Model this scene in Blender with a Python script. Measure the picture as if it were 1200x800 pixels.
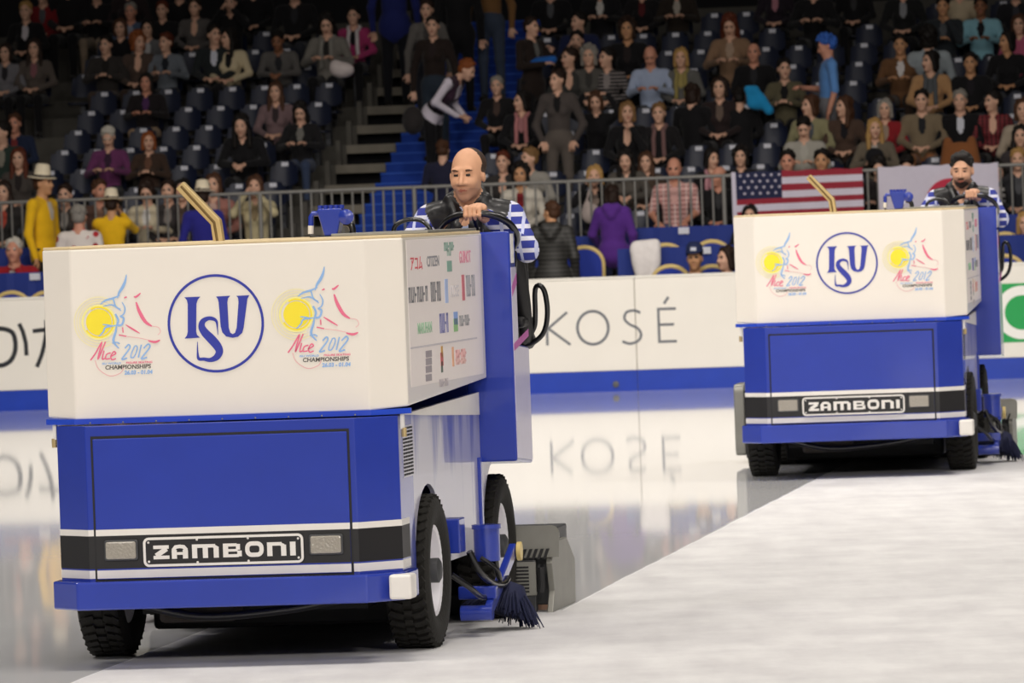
import bpy, bmesh, math, random
import numpy as np
from mathutils import Matrix, Vector, Euler

for o in list(bpy.data.objects):
    bpy.data.objects.remove(o, do_unlink=True)
SC = bpy.context.scene
COL = SC.collection
PI = math.pi
rnd = random.Random(7)

# ------------------------------------------------------------------ camera
F_PX, CAM_H, HOR_Y, ROLL = 7374.0, 1.96, 249.2, 0.0368      # focal length in px of a 1200x800 frame
PITCH = math.atan((400 - HOR_Y) / F_PX)
cam = bpy.data.cameras.new('camera')
cam.sensor_width = 36.0
cam.lens = F_PX * 36.0 / 1200.0
cam.clip_end = 400
cam.dof.use_dof = True
cam.dof.focus_distance = 28.6
cam.dof.aperture_fstop = 10.0
camo = bpy.data.objects.new('camera', cam)
COL.objects.link(camo)
camo.matrix_world = (Matrix.Translation((0, 0, CAM_H)) @ Matrix.Rotation(PI / 2 - PITCH, 4, 'X')
                     @ Matrix.Rotation(-ROLL, 4, 'Z'))
SC.camera = camo

# ------------------------------------------------------------------ world, lights, exposure
world = bpy.data.worlds.new('arena_air')
SC.world = world
world.use_nodes = True
wn = world.node_tree.nodes['Background']
wn.inputs['Color'].default_value = (1.0, 0.95, 0.90, 1)
wn.inputs['Strength'].default_value = 0.05

WARM = (1.0, 0.935, 0.865)


def area_light(name, loc, target, size, power, spread=150):
    l = bpy.data.lights.new(name, 'AREA')
    l.shape = 'RECTANGLE'; l.size, l.size_y = size
    l.energy = power; l.color = WARM; l.spread = math.radians(spread)
    o = bpy.data.objects.new(name, l); COL.objects.link(o)
    o.location = loc
    o.rotation_euler = (Vector(target) - Vector(loc)).to_track_quat('-Z', 'Y').to_euler()
    return o


def spot_light(name, loc, target, cone, power, blend=.6, radius=.8):
    l = bpy.data.lights.new(name, 'SPOT')
    l.energy = power; l.color = WARM
    l.spot_size = math.radians(cone); l.spot_blend = blend; l.shadow_soft_size = radius
    o = bpy.data.objects.new(name, l); COL.objects.link(o)
    o.location = loc
    o.rotation_euler = (Vector(target) - Vector(loc)).to_track_quat('-Z', 'Y').to_euler()
    return o


# roof rig of the arena: rows of lamps over the ice, floodlights on the camera-side truss
for i, y in enumerate((12, 26, 40, 54)):
    for x in (-9, 0, 9):
        area_light('roof_lamp', (x, y, 14), (x * .6, y + 2, 0), (5, 3), 230 if y < 20 else (400 if y < 30 else 560), 130)
for x in (-12, -4, 4, 12):
    spot_light('truss_floodlight', (x, -6, 12.5), (x * .33, 29, 0.6), 36, 5900, .75)
for x in (-10, 0, 10):
    spot_light('truss_floodlight', (x, 34, 14), (x * .6, 61, 0.0), 36, 5000, .8)

SC.view_settings.view_transform = 'Standard'
SC.view_settings.look = 'None'
SC.view_settings.gamma = 1.0
SC.view_settings.use_curve_mapping = False
SC.view_settings.exposure = 0.0


# ------------------------------------------------------------------ pixel -> direction
def ray(px, py):
    a, b = px - 600, py - 400
    c, s = math.cos(ROLL), math.sin(ROLL)
    u, v = a * c - b * s, a * s + b * c
    cp, sp = math.cos(PITCH), math.sin(PITCH)
    return Vector((u / F_PX, cp - (v / F_PX) * sp, -sp - (v / F_PX) * cp))


class Frame:
    """a turned ground frame: u to the right, v away from the camera"""
    def __init__(s, X, Y, yaw):
        s.o = Vector((X, Y, 0)); s.yaw = yaw
        s.ux = Vector((math.cos(yaw), -math.sin(yaw), 0)); s.uy = Vector((math.sin(yaw), math.cos(yaw), 0))

    def w(s, u, v, z=0.0):
        return s.o + s.ux * u + s.uy * v + Vector((0, 0, z))

    def on_v(s, px, py, v):
        d = ray(px, py); c = Vector((0, 0, CAM_H))
        t = (s.o + s.uy * v - c).dot(s.uy) / d.dot(s.uy); p = c + d * t
        return (p - s.o).dot(s.ux), p.z


ARENA = Frame(0, 67.8, .15)


def ground(px, py, z=0.0):
    d = ray(px, py); t = (z - CAM_H) / d.z
    return Vector((0, 0, CAM_H)) + d * t


# ------------------------------------------------------------------ materials
def lin(c):
    if isinstance(c, str):
        c = tuple(int(c[i:i + 2], 16) for i in (0, 2, 4))
    f = lambda x: x / 12.92 if x <= .04045 else ((x + .055) / 1.055) ** 2.4
    return tuple(f(x / 255.) for x in c)


MATS = {}


def pm(name, col, rough=.5, metal=0., coat=0., var=.10, scale=14., bump=0., bscale=60., spec=.5, sheen=0., ior=1.5, emit=None):
    if name in MATS:
        return MATS[name]
    m = bpy.data.materials.new(name); m.use_nodes = True
    nt = m.node_tree; b = nt.nodes['Principled BSDF']
    c = lin(col)
    tc = nt.nodes.new('ShaderNodeTexCoord')
    nz = nt.nodes.new('ShaderNodeTexNoise'); nz.inputs['Scale'].default_value = scale; nz.inputs['Detail'].default_value = 4
    nt.links.new(tc.outputs['Object'], nz.inputs['Vector'])
    mx = nt.nodes.new('ShaderNodeMix'); mx.data_type = 'RGBA'
    mx.inputs['A'].default_value = (*[x * (1 - var) for x in c], 1)
    mx.inputs['B'].default_value = (*[min(1, x * (1 + var)) for x in c], 1)
    nt.links.new(nz.outputs['Fac'], mx.inputs['Factor'])
    nt.links.new(mx.outputs['Result'], b.inputs['Base Color'])
    b.inputs['Roughness'].default_value = rough
    b.inputs['Metallic'].default_value = metal
    b.inputs['Coat Weight'].default_value = coat
    b.inputs['Coat Roughness'].default_value = .06
    b.inputs['Specular IOR Level'].default_value = spec
    b.inputs['IOR'].default_value = ior
    if sheen:
        b.inputs['Sheen Weight'].default_value = sheen
    if bump:
        bn = nt.nodes.new('ShaderNodeBump'); bn.inputs['Strength'].default_value = bump; bn.inputs['Distance'].default_value = .01
        n2 = nt.nodes.new('ShaderNodeTexNoise'); n2.inputs['Scale'].default_value = bscale
        nt.links.new(tc.outputs['Object'], n2.inputs['Vector'])
        nt.links.new(n2.outputs['Fac'], bn.inputs['Height']); nt.links.new(bn.outputs['Normal'], b.inputs['Normal'])
    if emit:
        b.inputs['Emission Color'].default_value = (*lin(emit[0]), 1); b.inputs['Emission Strength'].default_value = emit[1]
    MATS[name] = m
    return m


def cloth(hexcol):
    return pm('cloth_' + hexcol, hexcol, rough=.85, var=.16, scale=9, bump=.25, bscale=18, spec=.25, sheen=.1)


def skin(hexcol):
    return pm('skin_' + hexcol, hexcol, rough=.55, var=.06, scale=30, spec=.35)


def hairm(hexcol):
    return pm('hair_' + hexcol, hexcol, rough=.6, var=.3, scale=60, bump=.4, bscale=120, spec=.3)


def stripes_mat(name, c1, c2, axis, freq, width=.5, c3=None, rough=.8, freq2=None):
    """woven bands: c1 ground, c2 bands along axis; c3 adds bands across (plaid)"""
    if name in MATS:
        return MATS[name]
    m = bpy.data.materials.new(name); m.use_nodes = True
    nt = m.node_tree; b = nt.nodes['Principled BSDF']; b.inputs['Roughness'].default_value = rough
    tc = nt.nodes.new('ShaderNodeTexCoord'); sp = nt.nodes.new('ShaderNodeSeparateXYZ')
    nt.links.new(tc.outputs['Object'], sp.inputs['Vector'])

    def band(ax, fr, wd):
        mu = nt.nodes.new('ShaderNodeMath'); mu.operation = 'MULTIPLY'; mu.inputs[1].default_value = fr
        nt.links.new(sp.outputs[ax], mu.inputs[0])
        fr_ = nt.nodes.new('ShaderNodeMath'); fr_.operation = 'FRACT'; nt.links.new(mu.outputs[0], fr_.inputs[0])
        lt = nt.nodes.new('ShaderNodeMath'); lt.operation = 'LESS_THAN'; lt.inputs[1].default_value = wd
        nt.links.new(fr_.outputs[0], lt.inputs[0]); return lt

    def mix(fac, a, bcol):
        mx = nt.nodes.new('ShaderNodeMix'); mx.data_type = 'RGBA'
        nt.links.new(fac.outputs[0], mx.inputs['Factor'])
        if isinstance(a, str): mx.inputs['A'].default_value = (*lin(a), 1)
        else: nt.links.new(a.outputs['Result'], mx.inputs['A'])
        mx.inputs['B'].default_value = (*lin(bcol), 1)
        return mx
    r = mix(band(axis, freq, width), c1, c2)
    if c3:
        ax2 = 'X' if axis == 'Z' else 'Z'
        r = mix(band(ax2, freq2 or freq, width * .6), r, c3)
    nt.links.new(r.outputs['Result'], b.inputs['Base Color'])
    MATS[name] = m
    return m


# ------------------------------------------------------------------ mesh helpers
def rot2(pts, a):
    c, s = math.cos(a), math.sin(a)
    return [(x * c - y * s, x * s + y * c) for x, y in pts]


class MB:
    """collects simple solids and links them as ONE mesh object"""
    def __init__(s):
        s.v, s.f, s.mi = [], [], []
        s.cur = 0

    def add(s, verts, faces, mi=None):
        n = len(s.v); s.v += [tuple(p) for p in verts]
        s.f += [tuple(i + n for i in f) for f in faces]
        s.mi += [s.cur if mi is None else mi] * len(faces)
        return s

    def box(s, x0, x1, y0, y1, z0, z1, M=None, mi=None):
        V = [(x, y, z) for z in (z0, z1) for y in (y0, y1) for x in (x0, x1)]
        if M is not None: V = [M @ Vector(p) for p in V]
        return s.add(V, [(0, 2, 3, 1), (4, 5, 7, 6), (0, 1, 5, 4), (2, 6, 7, 3), (0, 4, 6, 2), (1, 3, 7, 5)], mi)

    def prism(s, poly, a0, a1, axis='z', mi=None, M=None):
        """2D polygon (counter-clockwise) extruded along an axis: z -> (x,y); y -> (x,z); x -> (y,z)"""
        n = len(poly)
        def P(p, t):
            if axis == 'z': q = (p[0], p[1], t)
            elif axis == 'y': q = (p[0], t, p[1])
            else: q = (t, p[0], p[1])
            return M @ Vector(q) if M is not None else q
        V = [P(p, a0) for p in poly] + [P(p, a1) for p in poly]
        fl = axis == 'y'
        F = [tuple(range(n))[::-1], tuple(range(n, 2 * n))] + [(i, (i + 1) % n, n + (i + 1) % n, n + i) for i in range(n)]
        if fl: F = [f[::-1] for f in F]
        return s.add(V, F, mi)

    def tube(s, pts, r, n=8, closed=False, caps=True, mi=None):
        pts = [Vector(p) for p in pts]; m = len(pts)
        rs = r if isinstance(r, (list, tuple)) else [r] * m
        base = len(s.v); up = None
        for i, p in enumerate(pts):
            if closed: t = (pts[(i + 1) % m] - pts[i - 1])
            else: t = pts[min(i + 1, m - 1)] - pts[max(i - 1, 0)]
            t.normalize()
            if up is None:
                up = Vector((0, 0, 1)) if abs(t.z) < .9 else Vector((1, 0, 0))
            a = t.cross(up)
            if a.length < 1e-4: a = t.orthogonal()
            a.normalize(); b = a.cross(t); b.normalize(); up = b
            for k in range(n):
                w = 2 * PI * k / n
                s.v.append(tuple(p + (a * math.cos(w) + b * math.sin(w)) * rs[i]))
        cnt = m if closed else m - 1
        for i in range(cnt):
            for k in range(n):
                j = (i + 1) % m
                s.f.append((base + i * n + k, base + i * n + (k + 1) % n, base + j * n + (k + 1) % n, base + j * n + k)); s.mi.append(s.cur if mi is None else mi)
        if caps and not closed:
            s.f.append(tuple(base + k for k in range(n))[::-1]); s.mi.append(s.cur if mi is None else mi)
            s.f.append(tuple(base + (m - 1) * n + k for k in range(n))); s.mi.append(s.cur if mi is None else mi)
        return s

    def lathe(s, prof, n=24, M=None, mi=None, closed=False):
        """profile of (radius, height) turned about local z"""
        base = len(s.v); m = len(prof)
        for r, h in prof:
            for k in range(n):
                w = 2 * PI * k / n; p = Vector((r * math.cos(w), r * math.sin(w), h))
                s.v.append(tuple(M @ p if M is not None else p))
        for i in range(m if closed else m - 1):
            j = (i + 1) % m
            for k in range(n):
                s.f.append((base + i * n + k, base + i * n + (k + 1) % n, base + j * n + (k + 1) % n, base + j * n + k)); s.mi.append(s.cur if mi is None else mi)
        if not closed:
            for i, fl in ((0, True), (m - 1, False)):
                f = tuple(base + i * n + k for k in range(n)); s.f.append(f[::-1] if fl else f); s.mi.append(s.cur if mi is None else mi)
        return s

    def ribbon(s, pts, w, t, plane, closed=False, mi=None):
        """flat stroke of width w (number or list) and thickness t laid in a plane; plane maps (a,b,depth)->xyz"""
        m = len(pts); ws = w if isinstance(w, (list, tuple)) else [w] * m
        L, R = [], []
        for i in range(m):
            p = Vector(pts[i])
            d0 = (Vector(pts[i]) - Vector(pts[i - 1])) if (i > 0 or closed) else None
            d1 = (Vector(pts[(i + 1) % m]) - Vector(pts[i])) if (i < m - 1 or closed) else None
            if d0 is None or d0.length < 1e-9: d0 = d1
            if d1 is None or d1.length < 1e-9: d1 = d0
            n0 = Vector((-d0.y, d0.x)).normalized(); n1 = Vector((-d1.y, d1.x)).normalized()
            nn = (n0 + n1)
            if nn.length < 1e-6: nn = n0
            nn.normalize(); k = min(2.0, 1 / max(.35, nn.dot(n0)))
            L.append(p + nn * ws[i] / 2 * k); R.append(p - nn * ws[i] / 2 * k)
        V = [plane(p.x, p.y, t) for p in L] + [plane(p.x, p.y, t) for p in R] + [plane(p.x, p.y, 0) for p in L] + [plane(p.x, p.y, 0) for p in R]
        F = []
        for i in range(m if closed else m - 1):
            j = (i + 1) % m
            F += [(i, m + i, m + j, j), (i, j, 2 * m + j, 2 * m + i), (m + i, 3 * m + i, 3 * m + j, m + j)]
        if not closed:
            F += [(0, 2 * m, 3 * m, m), (m - 1, 2 * m - 1, 4 * m - 1, 3 * m - 1)]
        return s.add(V, F, mi)

    def mesh(s, name, mats, smooth=None):
        me = bpy.data.meshes.new(name); me.from_pydata(s.v, [], s.f)
        for m in (mats if isinstance(mats, (list, tuple)) else [mats]): me.materials.append(m)
        me.polygons.foreach_set('material_index', s.mi)
        bm = bmesh.new(); bm.from_mesh(me); bmesh.ops.recalc_face_normals(bm, faces=bm.faces); bm.to_mesh(me); bm.free()
        if smooth:
            me.polygons.foreach_set('use_smooth', [True] * len(me.polygons))
            me.set_sharp_from_angle(angle=math.radians(smooth))
        me.update(); return me

    def build(s, name, mats, parent=None, smooth=None, bevel=0, seg=2, **tags):
        return link(name, s.mesh(name, mats, smooth), parent, bevel, seg, **tags)


def link(name, me, parent=None, bevel=0, seg=2, **tags):
    o = bpy.data.objects.new(name, me); COL.objects.link(o)
    if parent is not None: o.parent = parent
    if bevel:
        b = o.modifiers.new('bevel', 'BEVEL'); b.width = bevel; b.segments = seg; b.limit_method = 'ANGLE'; b.angle_limit = math.radians(35)
    for k, v in tags.items(): o[k] = v
    return o


def empty(name, loc=(0, 0, 0), rz=0., **tags):
    o = bpy.data.objects.new(name, None); COL.objects.link(o)
    o.location = loc; o.rotation_euler = (0, 0, rz); o.empty_display_size = .2
    for k, v in tags.items(): o[k] = v
    return o


def copy_tree(o, parent=None, **tags):
    kids = list(o.children)
    c = o.copy(); COL.objects.link(c); c.parent = parent
    for ch in kids: copy_tree(ch, c)
    for k, v in tags.items(): c[k] = v
    return c


def text_mesh(s, size, mat, extrude=.001, shear=0., bold=0., sx=1., align='CENTER', spacing=1.):
    cu = bpy.data.curves.new('lettering', 'FONT')
    cu.body = s; cu.size = size; cu.extrude = extrude; cu.shear = shear; cu.offset = bold; cu.align_x = align
    cu.space_character = spacing; cu.resolution_u = 3
    o = bpy.data.objects.new('lettering', cu); COL.objects.link(o)
    bpy.context.view_layer.update()
    dg = bpy.context.evaluated_depsgraph_get()
    me = bpy.data.meshes.new_from_object(o.evaluated_get(dg)); me.name = 'lettering'
    bpy.data.objects.remove(o); bpy.data.curves.remove(cu)
    if sx != 1.:
        me.transform(Matrix.Diagonal((sx, 1, 1, 1)))
    me.materials.clear(); me.materials.append(mat)
    return me


def arc(cx, cy, r, a0, a1, n=12, ry=None):
    ry = r if ry is None else ry
    return [(cx + r * math.cos(math.radians(a0 + (a1 - a0) * i / n)), cy + ry * math.sin(math.radians(a0 + (a1 - a0) * i / n))) for i in range(n + 1)]


def rrect(x0, x1, y0, y1, r, n=5):
    return arc(x1 - r, y1 - r, r, 0, 90, n) + arc(x0 + r, y1 - r, r, 90, 180, n) + arc(x0 + r, y0 + r, r, 180, 270, n) + arc(x1 - r, y0 + r, r, 270, 360, n)


def catmull(pts, n=6, closed=False):
    P = [Vector(p) for p in pts]; out = []; m = len(P)
    for i in range(m if closed else m - 1):
        p0 = P[i - 1] if (i > 0 or closed) else P[0]; p1 = P[i]; p2 = P[(i + 1) % m]
        p3 = P[(i + 2) % m] if (i + 2 < m or closed) else P[-1]
        for k in range(n):
            t = k / n
            out.append(.5 * ((2 * p1) + (p2 - p0) * t + (2 * p0 - 5 * p1 + 4 * p2 - p3) * t * t + (3 * p1 - p0 - 3 * p2 + p3) * t ** 3))
    if not closed: out.append(P[-1])
    return [tuple(p) for p in out]
# ================================================================== THE ICE
def ice_material():
    m = bpy.data.materials.new('resurfaced_ice'); m.use_nodes = True
    nt = m.node_tree; b = nt.nodes['Principled BSDF']; N = nt.nodes.new; Lk = nt.links.new
    geo = N('ShaderNodeNewGeometry')
    # slow wobble so that the wet edges are not ruled lines
    wob = N('ShaderNodeTexNoise'); wob.inputs['Scale'].default_value = 1.3; wob.inputs['Detail'].default_value = 3
    Lk(geo.outputs['Position'], wob.inputs['Vector'])
    wv = N('ShaderNodeVectorMath'); wv.operation = 'MULTIPLY_ADD'
    Lk(wob.outputs['Color'], wv.inputs[0]); wv.inputs[1].default_value = (.03, .03, 0); Lk(geo.outputs['Position'], wv.inputs[2])

    def half(p, q, soft):                       # 1 on the right-hand side of the walk p -> q
        d = Vector((q[0] - p[0], q[1] - p[1])).normalized(); n = Vector((d.y, -d.x))
        dt = N('ShaderNodeVectorMath'); dt.operation = 'DOT_PRODUCT'; dt.inputs[1].default_value = (n.x, n.y, 0)
        Lk(wv.outputs[0], dt.inputs[0])
        mr = N('ShaderNodeMapRange'); mr.interpolation_type = 'SMOOTHSTEP'
        off = n.x * p[0] + n.y * p[1] + .015 * (n.x + n.y)
        mr.inputs['From Min'].default_value = off - soft; mr.inputs['From Max'].default_value = off + soft
        Lk(dt.outputs['Value'], mr.inputs['Value']); return mr.outputs['Result']

    def mth(op, a, c):
        k = N('ShaderNodeMath'); k.operation = op; k.use_clamp = True
        Lk(a, k.inputs[0]); Lk(c, k.inputs[1]) if not isinstance(c, (int, float)) else setattr(k.inputs[1], 'default_value', c)
        return k.outputs[0]
    # dry strip the near machine is about to sweep, up to its conditioner
    s1 = mth('MULTIPLY', half((-1.94, 27.3), (-1.41, 31.34), .02), half((-1.6, 31.2), (0.16, 30.9), .05))
    # everything right of the near machine's fresh track, up to the far machine's conditioner
    s2 = mth('MULTIPLY', half((0.18, 30.77), (2.1, 44.35), .02), half((2.2, 47.5), (4.4, 47.2), .06))
    dry = mth('MAXIMUM', s1, s2)
    # scrape marks along the driving direction
    mp = N('ShaderNodeMapping'); mp.inputs['Rotation'].default_value = (0, 0, .14); mp.inputs['Scale'].default_value = (2.2, .55, 1)
    Lk(geo.outputs['Position'], mp.inputs['Vector'])
    st = N('ShaderNodeTexNoise'); st.inputs['Scale'].default_value = 1.6; st.inputs['Detail'].default_value = 7; st.inputs['Roughness'].default_value = .62
    Lk(mp.outputs[0], st.inputs['Vector'])
    bl = N('ShaderNodeTexNoise'); bl.inputs['Scale'].default_value = 2.4; bl.inputs['Detail'].default_value = 5
    Lk(geo.outputs['Position'], bl.inputs['Vector'])
    cr = N('ShaderNodeValToRGB'); e = cr.color_ramp.elements
    e[0].position = .36; e[0].color = (.57, .56, .565, 1); e[1].position = .62; e[1].color = (.71, .705, .70, 1)
    mm = N('ShaderNodeMath'); mm.operation = 'ADD'
    k1 = N('ShaderNodeMath'); k1.operation = 'MULTIPLY'; k1.inputs[1].default_value = .6; Lk(st.outputs['Fac'], k1.inputs[0])
    k2 = N('ShaderNodeMath'); k2.operation = 'MULTIPLY'; k2.inputs[1].default_value = .4; Lk(bl.outputs['Fac'], k2.inputs[0])
    Lk(k1.outputs[0], mm.inputs[0]); Lk(k2.outputs[0], mm.inputs[1]); Lk(mm.outputs[0], cr.inputs['Fac'])
    cx = N('ShaderNodeMix'); cx.data_type = 'RGBA'; Lk(dry, cx.inputs['Factor'])
    cx.inputs['A'].default_value = (.84, .845, .86, 1); Lk(cr.outputs['Color'], cx.inputs['B'])
    Lk(cx.outputs['Result'], b.inputs['Base Color'])
    # roughness: a film of water is a mirror, the scraped ice is matt
    rr = N('ShaderNodeMapRange'); rr.inputs['To Min'].default_value = .035; rr.inputs['To Max'].default_value = .6
    Lk(dry, rr.inputs['Value']); Lk(rr.outputs['Result'], b.inputs['Roughness'])
    b.inputs['IOR'].default_value = 1.32
    bp = N('ShaderNodeBump'); bp.inputs['Distance'].default_value = .004
    bs = N('ShaderNodeMapRange'); bs.inputs['To Min'].default_value = .006; bs.inputs['To Max'].default_value = .6
    Lk(dry, bs.inputs['Value']); Lk(bs.outputs['Result'], bp.inputs['Strength']); Lk(mm.outputs[0], bp.inputs['Height'])
    Lk(bp.outputs['Normal'], b.inputs['Normal'])
    return m


A = ARENA
fl = MB()
q = [A.w(-26, 0), A.w(26, 0)]
fl.add([(-26, -4, 0), (26, -4, 0), (q[1].x, q[1].y, 0), (q[0].x, q[0].y, 0)], [(0, 1, 2, 3)])
fl.build('floor', ice_material(), kind='structure', label='wet and scraped white ice sheet of the rink')
f2 = MB()
V = [A.w(-26, 0), A.w(26, 0), A.w(26, 30), A.w(-26, 30)]
f2.add([(p.x, p.y, -.002) for p in V], [(0, 1, 2, 3)])
f2.build('floor', pm('concrete', '6a665f', .9, bump=.3), kind='structure', label='grey hall floor behind the rink boards')

# ================================================================== RINK BOARDS
BOARD_H, KICK_H = 1.235, .225
M_board = pm('white_board', 'f1ece2', .32, var=.03, scale=3, coat=.2)
M_kick = pm('kick_blue', '1c3fae', .3, var=.15, scale=4, coat=.3)
M_cap = pm('board_cap', 'f4f0e6', .4, var=.03)
boards = empty('wall_back', A.w(0, 0), -A.yaw, kind='structure', label='white dasher boards with blue kick strip along the ice')
PW = 2.4; u0 = -20.25
bframe = MB(); bframe.box(-20, 20, .03, .12, 0, BOARD_H - .03)
bframe.build('board_frame', pm('board_core', 'c9c5bb', .6), boards)
panels = []
i = 0; u = u0
edges = []
while u < 19: edges.append(u); u += PW
me = MB().box(.006, PW - .006, 0, .03, KICK_H, BOARD_H - .02).mesh('panel', M_board)
mk = MB().box(.003, PW - .003, -.008, .03, 0, KICK_H - .004).mesh('kick_strip', M_kick)
mc = MB().box(0, PW, -.015, .125, BOARD_H - .02, BOARD_H).mesh('cap_rail', M_cap)
for e_ in edges:
    p = link('panel', me, boards); p.location = (e_, 0, 0); panels.append((e_, p))
    k = link('kick_strip', mk, boards); k.location = (e_, 0, 0)
    c = link('cap_rail', mc, boards); c.location = (e_, 0, 0)
M_grey_ink = pm('grey_ink', '6d7076', .4, var=.05)
M_black_ink = pm('black_ink', '23252a', .4, var=.05)
bp_ = lambda a, b, t: (a, -.001 - t, b)


def board_strokes(strokes, w, mat, name='lettering'):
    for s_ in strokes:
        MB().ribbon(s_[0], s_[1] if len(s_) > 1 else w, .003, bp_, closed=len(s_) > 2).build(name, mat, boards)


def ink(mat, width, *strokes):
    mb = MB()
    for s_ in strokes:
        mb.ribbon(s_, width, .003, bp_)
    return mb.build('lettering', mat, boards)


z0, z1 = .518, .868
ink(M_grey_ink, .027, [(.385, z0), (.385, z1)], [(.61, z1), (.40, .70), (.635, z0)])
ink(M_grey_ink, .029, arc(.885, .692, .168, 0, 360, 32, .178))
ink(M_grey_ink, .027, catmull([(1.405, .835), (1.34, .862), (1.255, .845), (1.232, .775), (1.285, .715), (1.37, .67), (1.405, .60), (1.37, .535), (1.28, .508), (1.20, .535)], 6))
ink(M_grey_ink, .027, [(1.79, z1), (1.60, z1), (1.60, z0), (1.79, z0)], [(1.60, .70), (1.765, .70)], [(1.665, .925), (1.715, .995)])
# black sign at the far left, cut by the frame
ink(M_black_ink, .05, catmull([(-5.86, .62), (-5.80, .78), (-5.72, .885), (-5.62, .90), (-5.51, .86), (-5.475, .76), (-5.485, .64), (-5.54, .545), (-5.64, .50), (-5.74, .52)], 6))
ink(M_black_ink, .045, [(-5.425, .95), (-5.385, .86), (-5.358, .735), (-5.355, .60)])
ink(M_black_ink, .045, [(-5.275, .862), (-5.0, .885)], catmull([(-5.12, .98), (-5.13, .82), (-5.18, .62), (-5.245, .47)], 6))
# green banner with white C on the right
gm = MB(); gm.box(5.02, 8.4, -.004, 0, .385, 1.012); gm.build('banner', pm('banner_green', '00a04c', .4, var=.04), boards)
mbc = MB(); mbc.ribbon(arc(5.50, .70, .235, 42, 318, 24, .235), .10, .006, bp_); mbc.build('lettering', pm('banner_white', 'f5f4ee', .4, var=.02), boards)
mbc = MB(); mbc.box(5.02, 5.05, -.006, 0, .385, 1.012); mbc.build('banner_edge', pm('banner_white', 'f5f4ee'), boards)
# small screw plug on the kick strip, as in the photo
pl_u, pl_z = A.on_v(722, 450, 0)
mb = MB(); mb.lathe([(.0, 0), (.035, .0), (.035, .02), (.0, .025)], 12, Matrix.Translation((pl_u, -.008, pl_z)) @ Matrix.Rotation(PI / 2, 4, 'X'))
mb.build('plug', pm('plug_grey', '55565a', .5), boards)

# ================================================================== PLATFORM TIERS BEHIND THE BOARDS
M_carpet = pm('blue_carpet', '173e9e', .9, var=.18, scale=10, bump=.3)
M_plat = pm('platform_dark', '2c2f3a', .8)
TIERS = [(.35, 1.48, .12), (1.48, 2.66, .38), (2.66, 3.52, .70)]
plat = empty('judges_platform', A.w(0, 0), -A.yaw, label='dark stepped platform carrying the blue desks behind the boards', category='platform')
for (v0, v1, z) in TIERS:
    MB().box(-9, 9, v0, v1, 0, z).build('platform_step', M_plat, plat)

M_desk = pm('desk_navy', '20368a', .75, var=.12, scale=6, bump=.15)
M_card = pm('white_card', 'dfe0ea', .6, var=.03)
M_gold = pm('gold_rim', 'e8cb80', .4, var=.08)
M_seatblue = pm('chair_blue', '2038a0', .8, var=.1)


def desk(ua, ub, v, ztop, zfloor, cards, label):
    d = empty('judging_desk', A.w((ua + ub) / 2, v, zfloor), -A.yaw, label=label, category='desk', group='navy skirted desks behind the boards')
    w = (ub - ua) / 2; h = ztop - zfloor
    MB().box(-w, w, .02, .40, h - .03, h).build('desk_top', M_desk, d, bevel=.006)
    # pleated skirt
    n = int(w * 2 / .08); poly = [(-w + 2 * w * i / n, .012 * math.sin(i * 2.2)) for i in range(n + 1)] + [(w, .03), (-w, .03)]
    MB().prism([(x, y) for x, y in poly], 0, h - .005, 'z').build('skirt', M_desk, d)
    for s_ in (-1, 1):
        MB().box(s_ * (w - .05) - .02, s_ * (w - .05) + .02, .34, .38, 0, h - .03).build('leg', M_plat, d)
    for cu in cards:
        MB().box(cu - (ua + ub) / 2 - .06, cu - (ua + ub) / 2 + .06, -.02, -.014, h - .085, h - .01).build('name_card', M_card, d)
    return d


def gold_chair():
    c = empty('banquet_chair', (0, 0, 0), 0, category='chair', group='blue chairs with gold rims')
    # back: arched blue pad with a gold tube round it, seen from the front (towards -y)
    prof = [(-.20, .44)] + [(.20 * math.cos(a), .80 + .14 * math.sin(a)) for a in [PI - PI * i / 12 for i in range(13)]] + [(.20, .44)]
    MB().prism(prof[::-1], .16, .20, 'y').build('backrest', M_seatblue, c, bevel=.01)
    MB().tube([(-.215, .18, 0), (-.215, .18, .5)] + [(.215 * math.cos(a), .18, .80 + .155 * math.sin(a)) for a in [PI - PI * i / 14 for i in range(15)]] + [(.215, .18, .5), (.215, .18, 0)], .022, 8).build('rim', M_gold, c, smooth=60)
    MB().box(-.21, .21, -.24, .17, .42, .48).build('seat', M_seatblue, c, bevel=.02)
    for s_ in (-1, 1):
        MB().tube([(s_ * .19, -.21, 0), (s_ * .19, -.21, .43)], .014, 8).build('leg', M_gold, c)
    return c


gc0 = gold_chair()
DESKS = []
zt2, zt1 = 1.735, 1.515
desk(.86, 2.62, 3.08, zt2, TIERS[2][2], [1.53, 2.22], 'navy skirted desk with two white cards under the railing')
desk(3.9, 6.4, 3.08, zt2, TIERS[2][2], [], 'navy skirted desk below the white flag at the right')
desk(-6.6, -4.2, 3.08, zt2 + .03, TIERS[2][2], [-5.72, -5.3], 'navy skirted desk behind the red jacketed man at far left')
desk(-4.1, -1.7, 3.08, zt2, TIERS[2][2], [-2.9], 'navy skirted desk hidden behind the near machine')
desk(-.95, .70, 3.08, 1.665, TIERS[2][2], [], 'low navy desk behind the purple and puffer jackets')
desk(.95, 2.9, 1.72, zt1, TIERS[1][2], [1.25, 1.93], 'front navy desk with two cards behind the towel')
desk(3.9, 6.4, 1.72, zt1, TIERS[1][2], [], 'front navy desk right of the far machine')
desk(-6.6, -4.4, 1.72, 1.49, TIERS[1][2], [-5.62], 'front navy desk with a card before the red jacketed man')
k = 0
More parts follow.
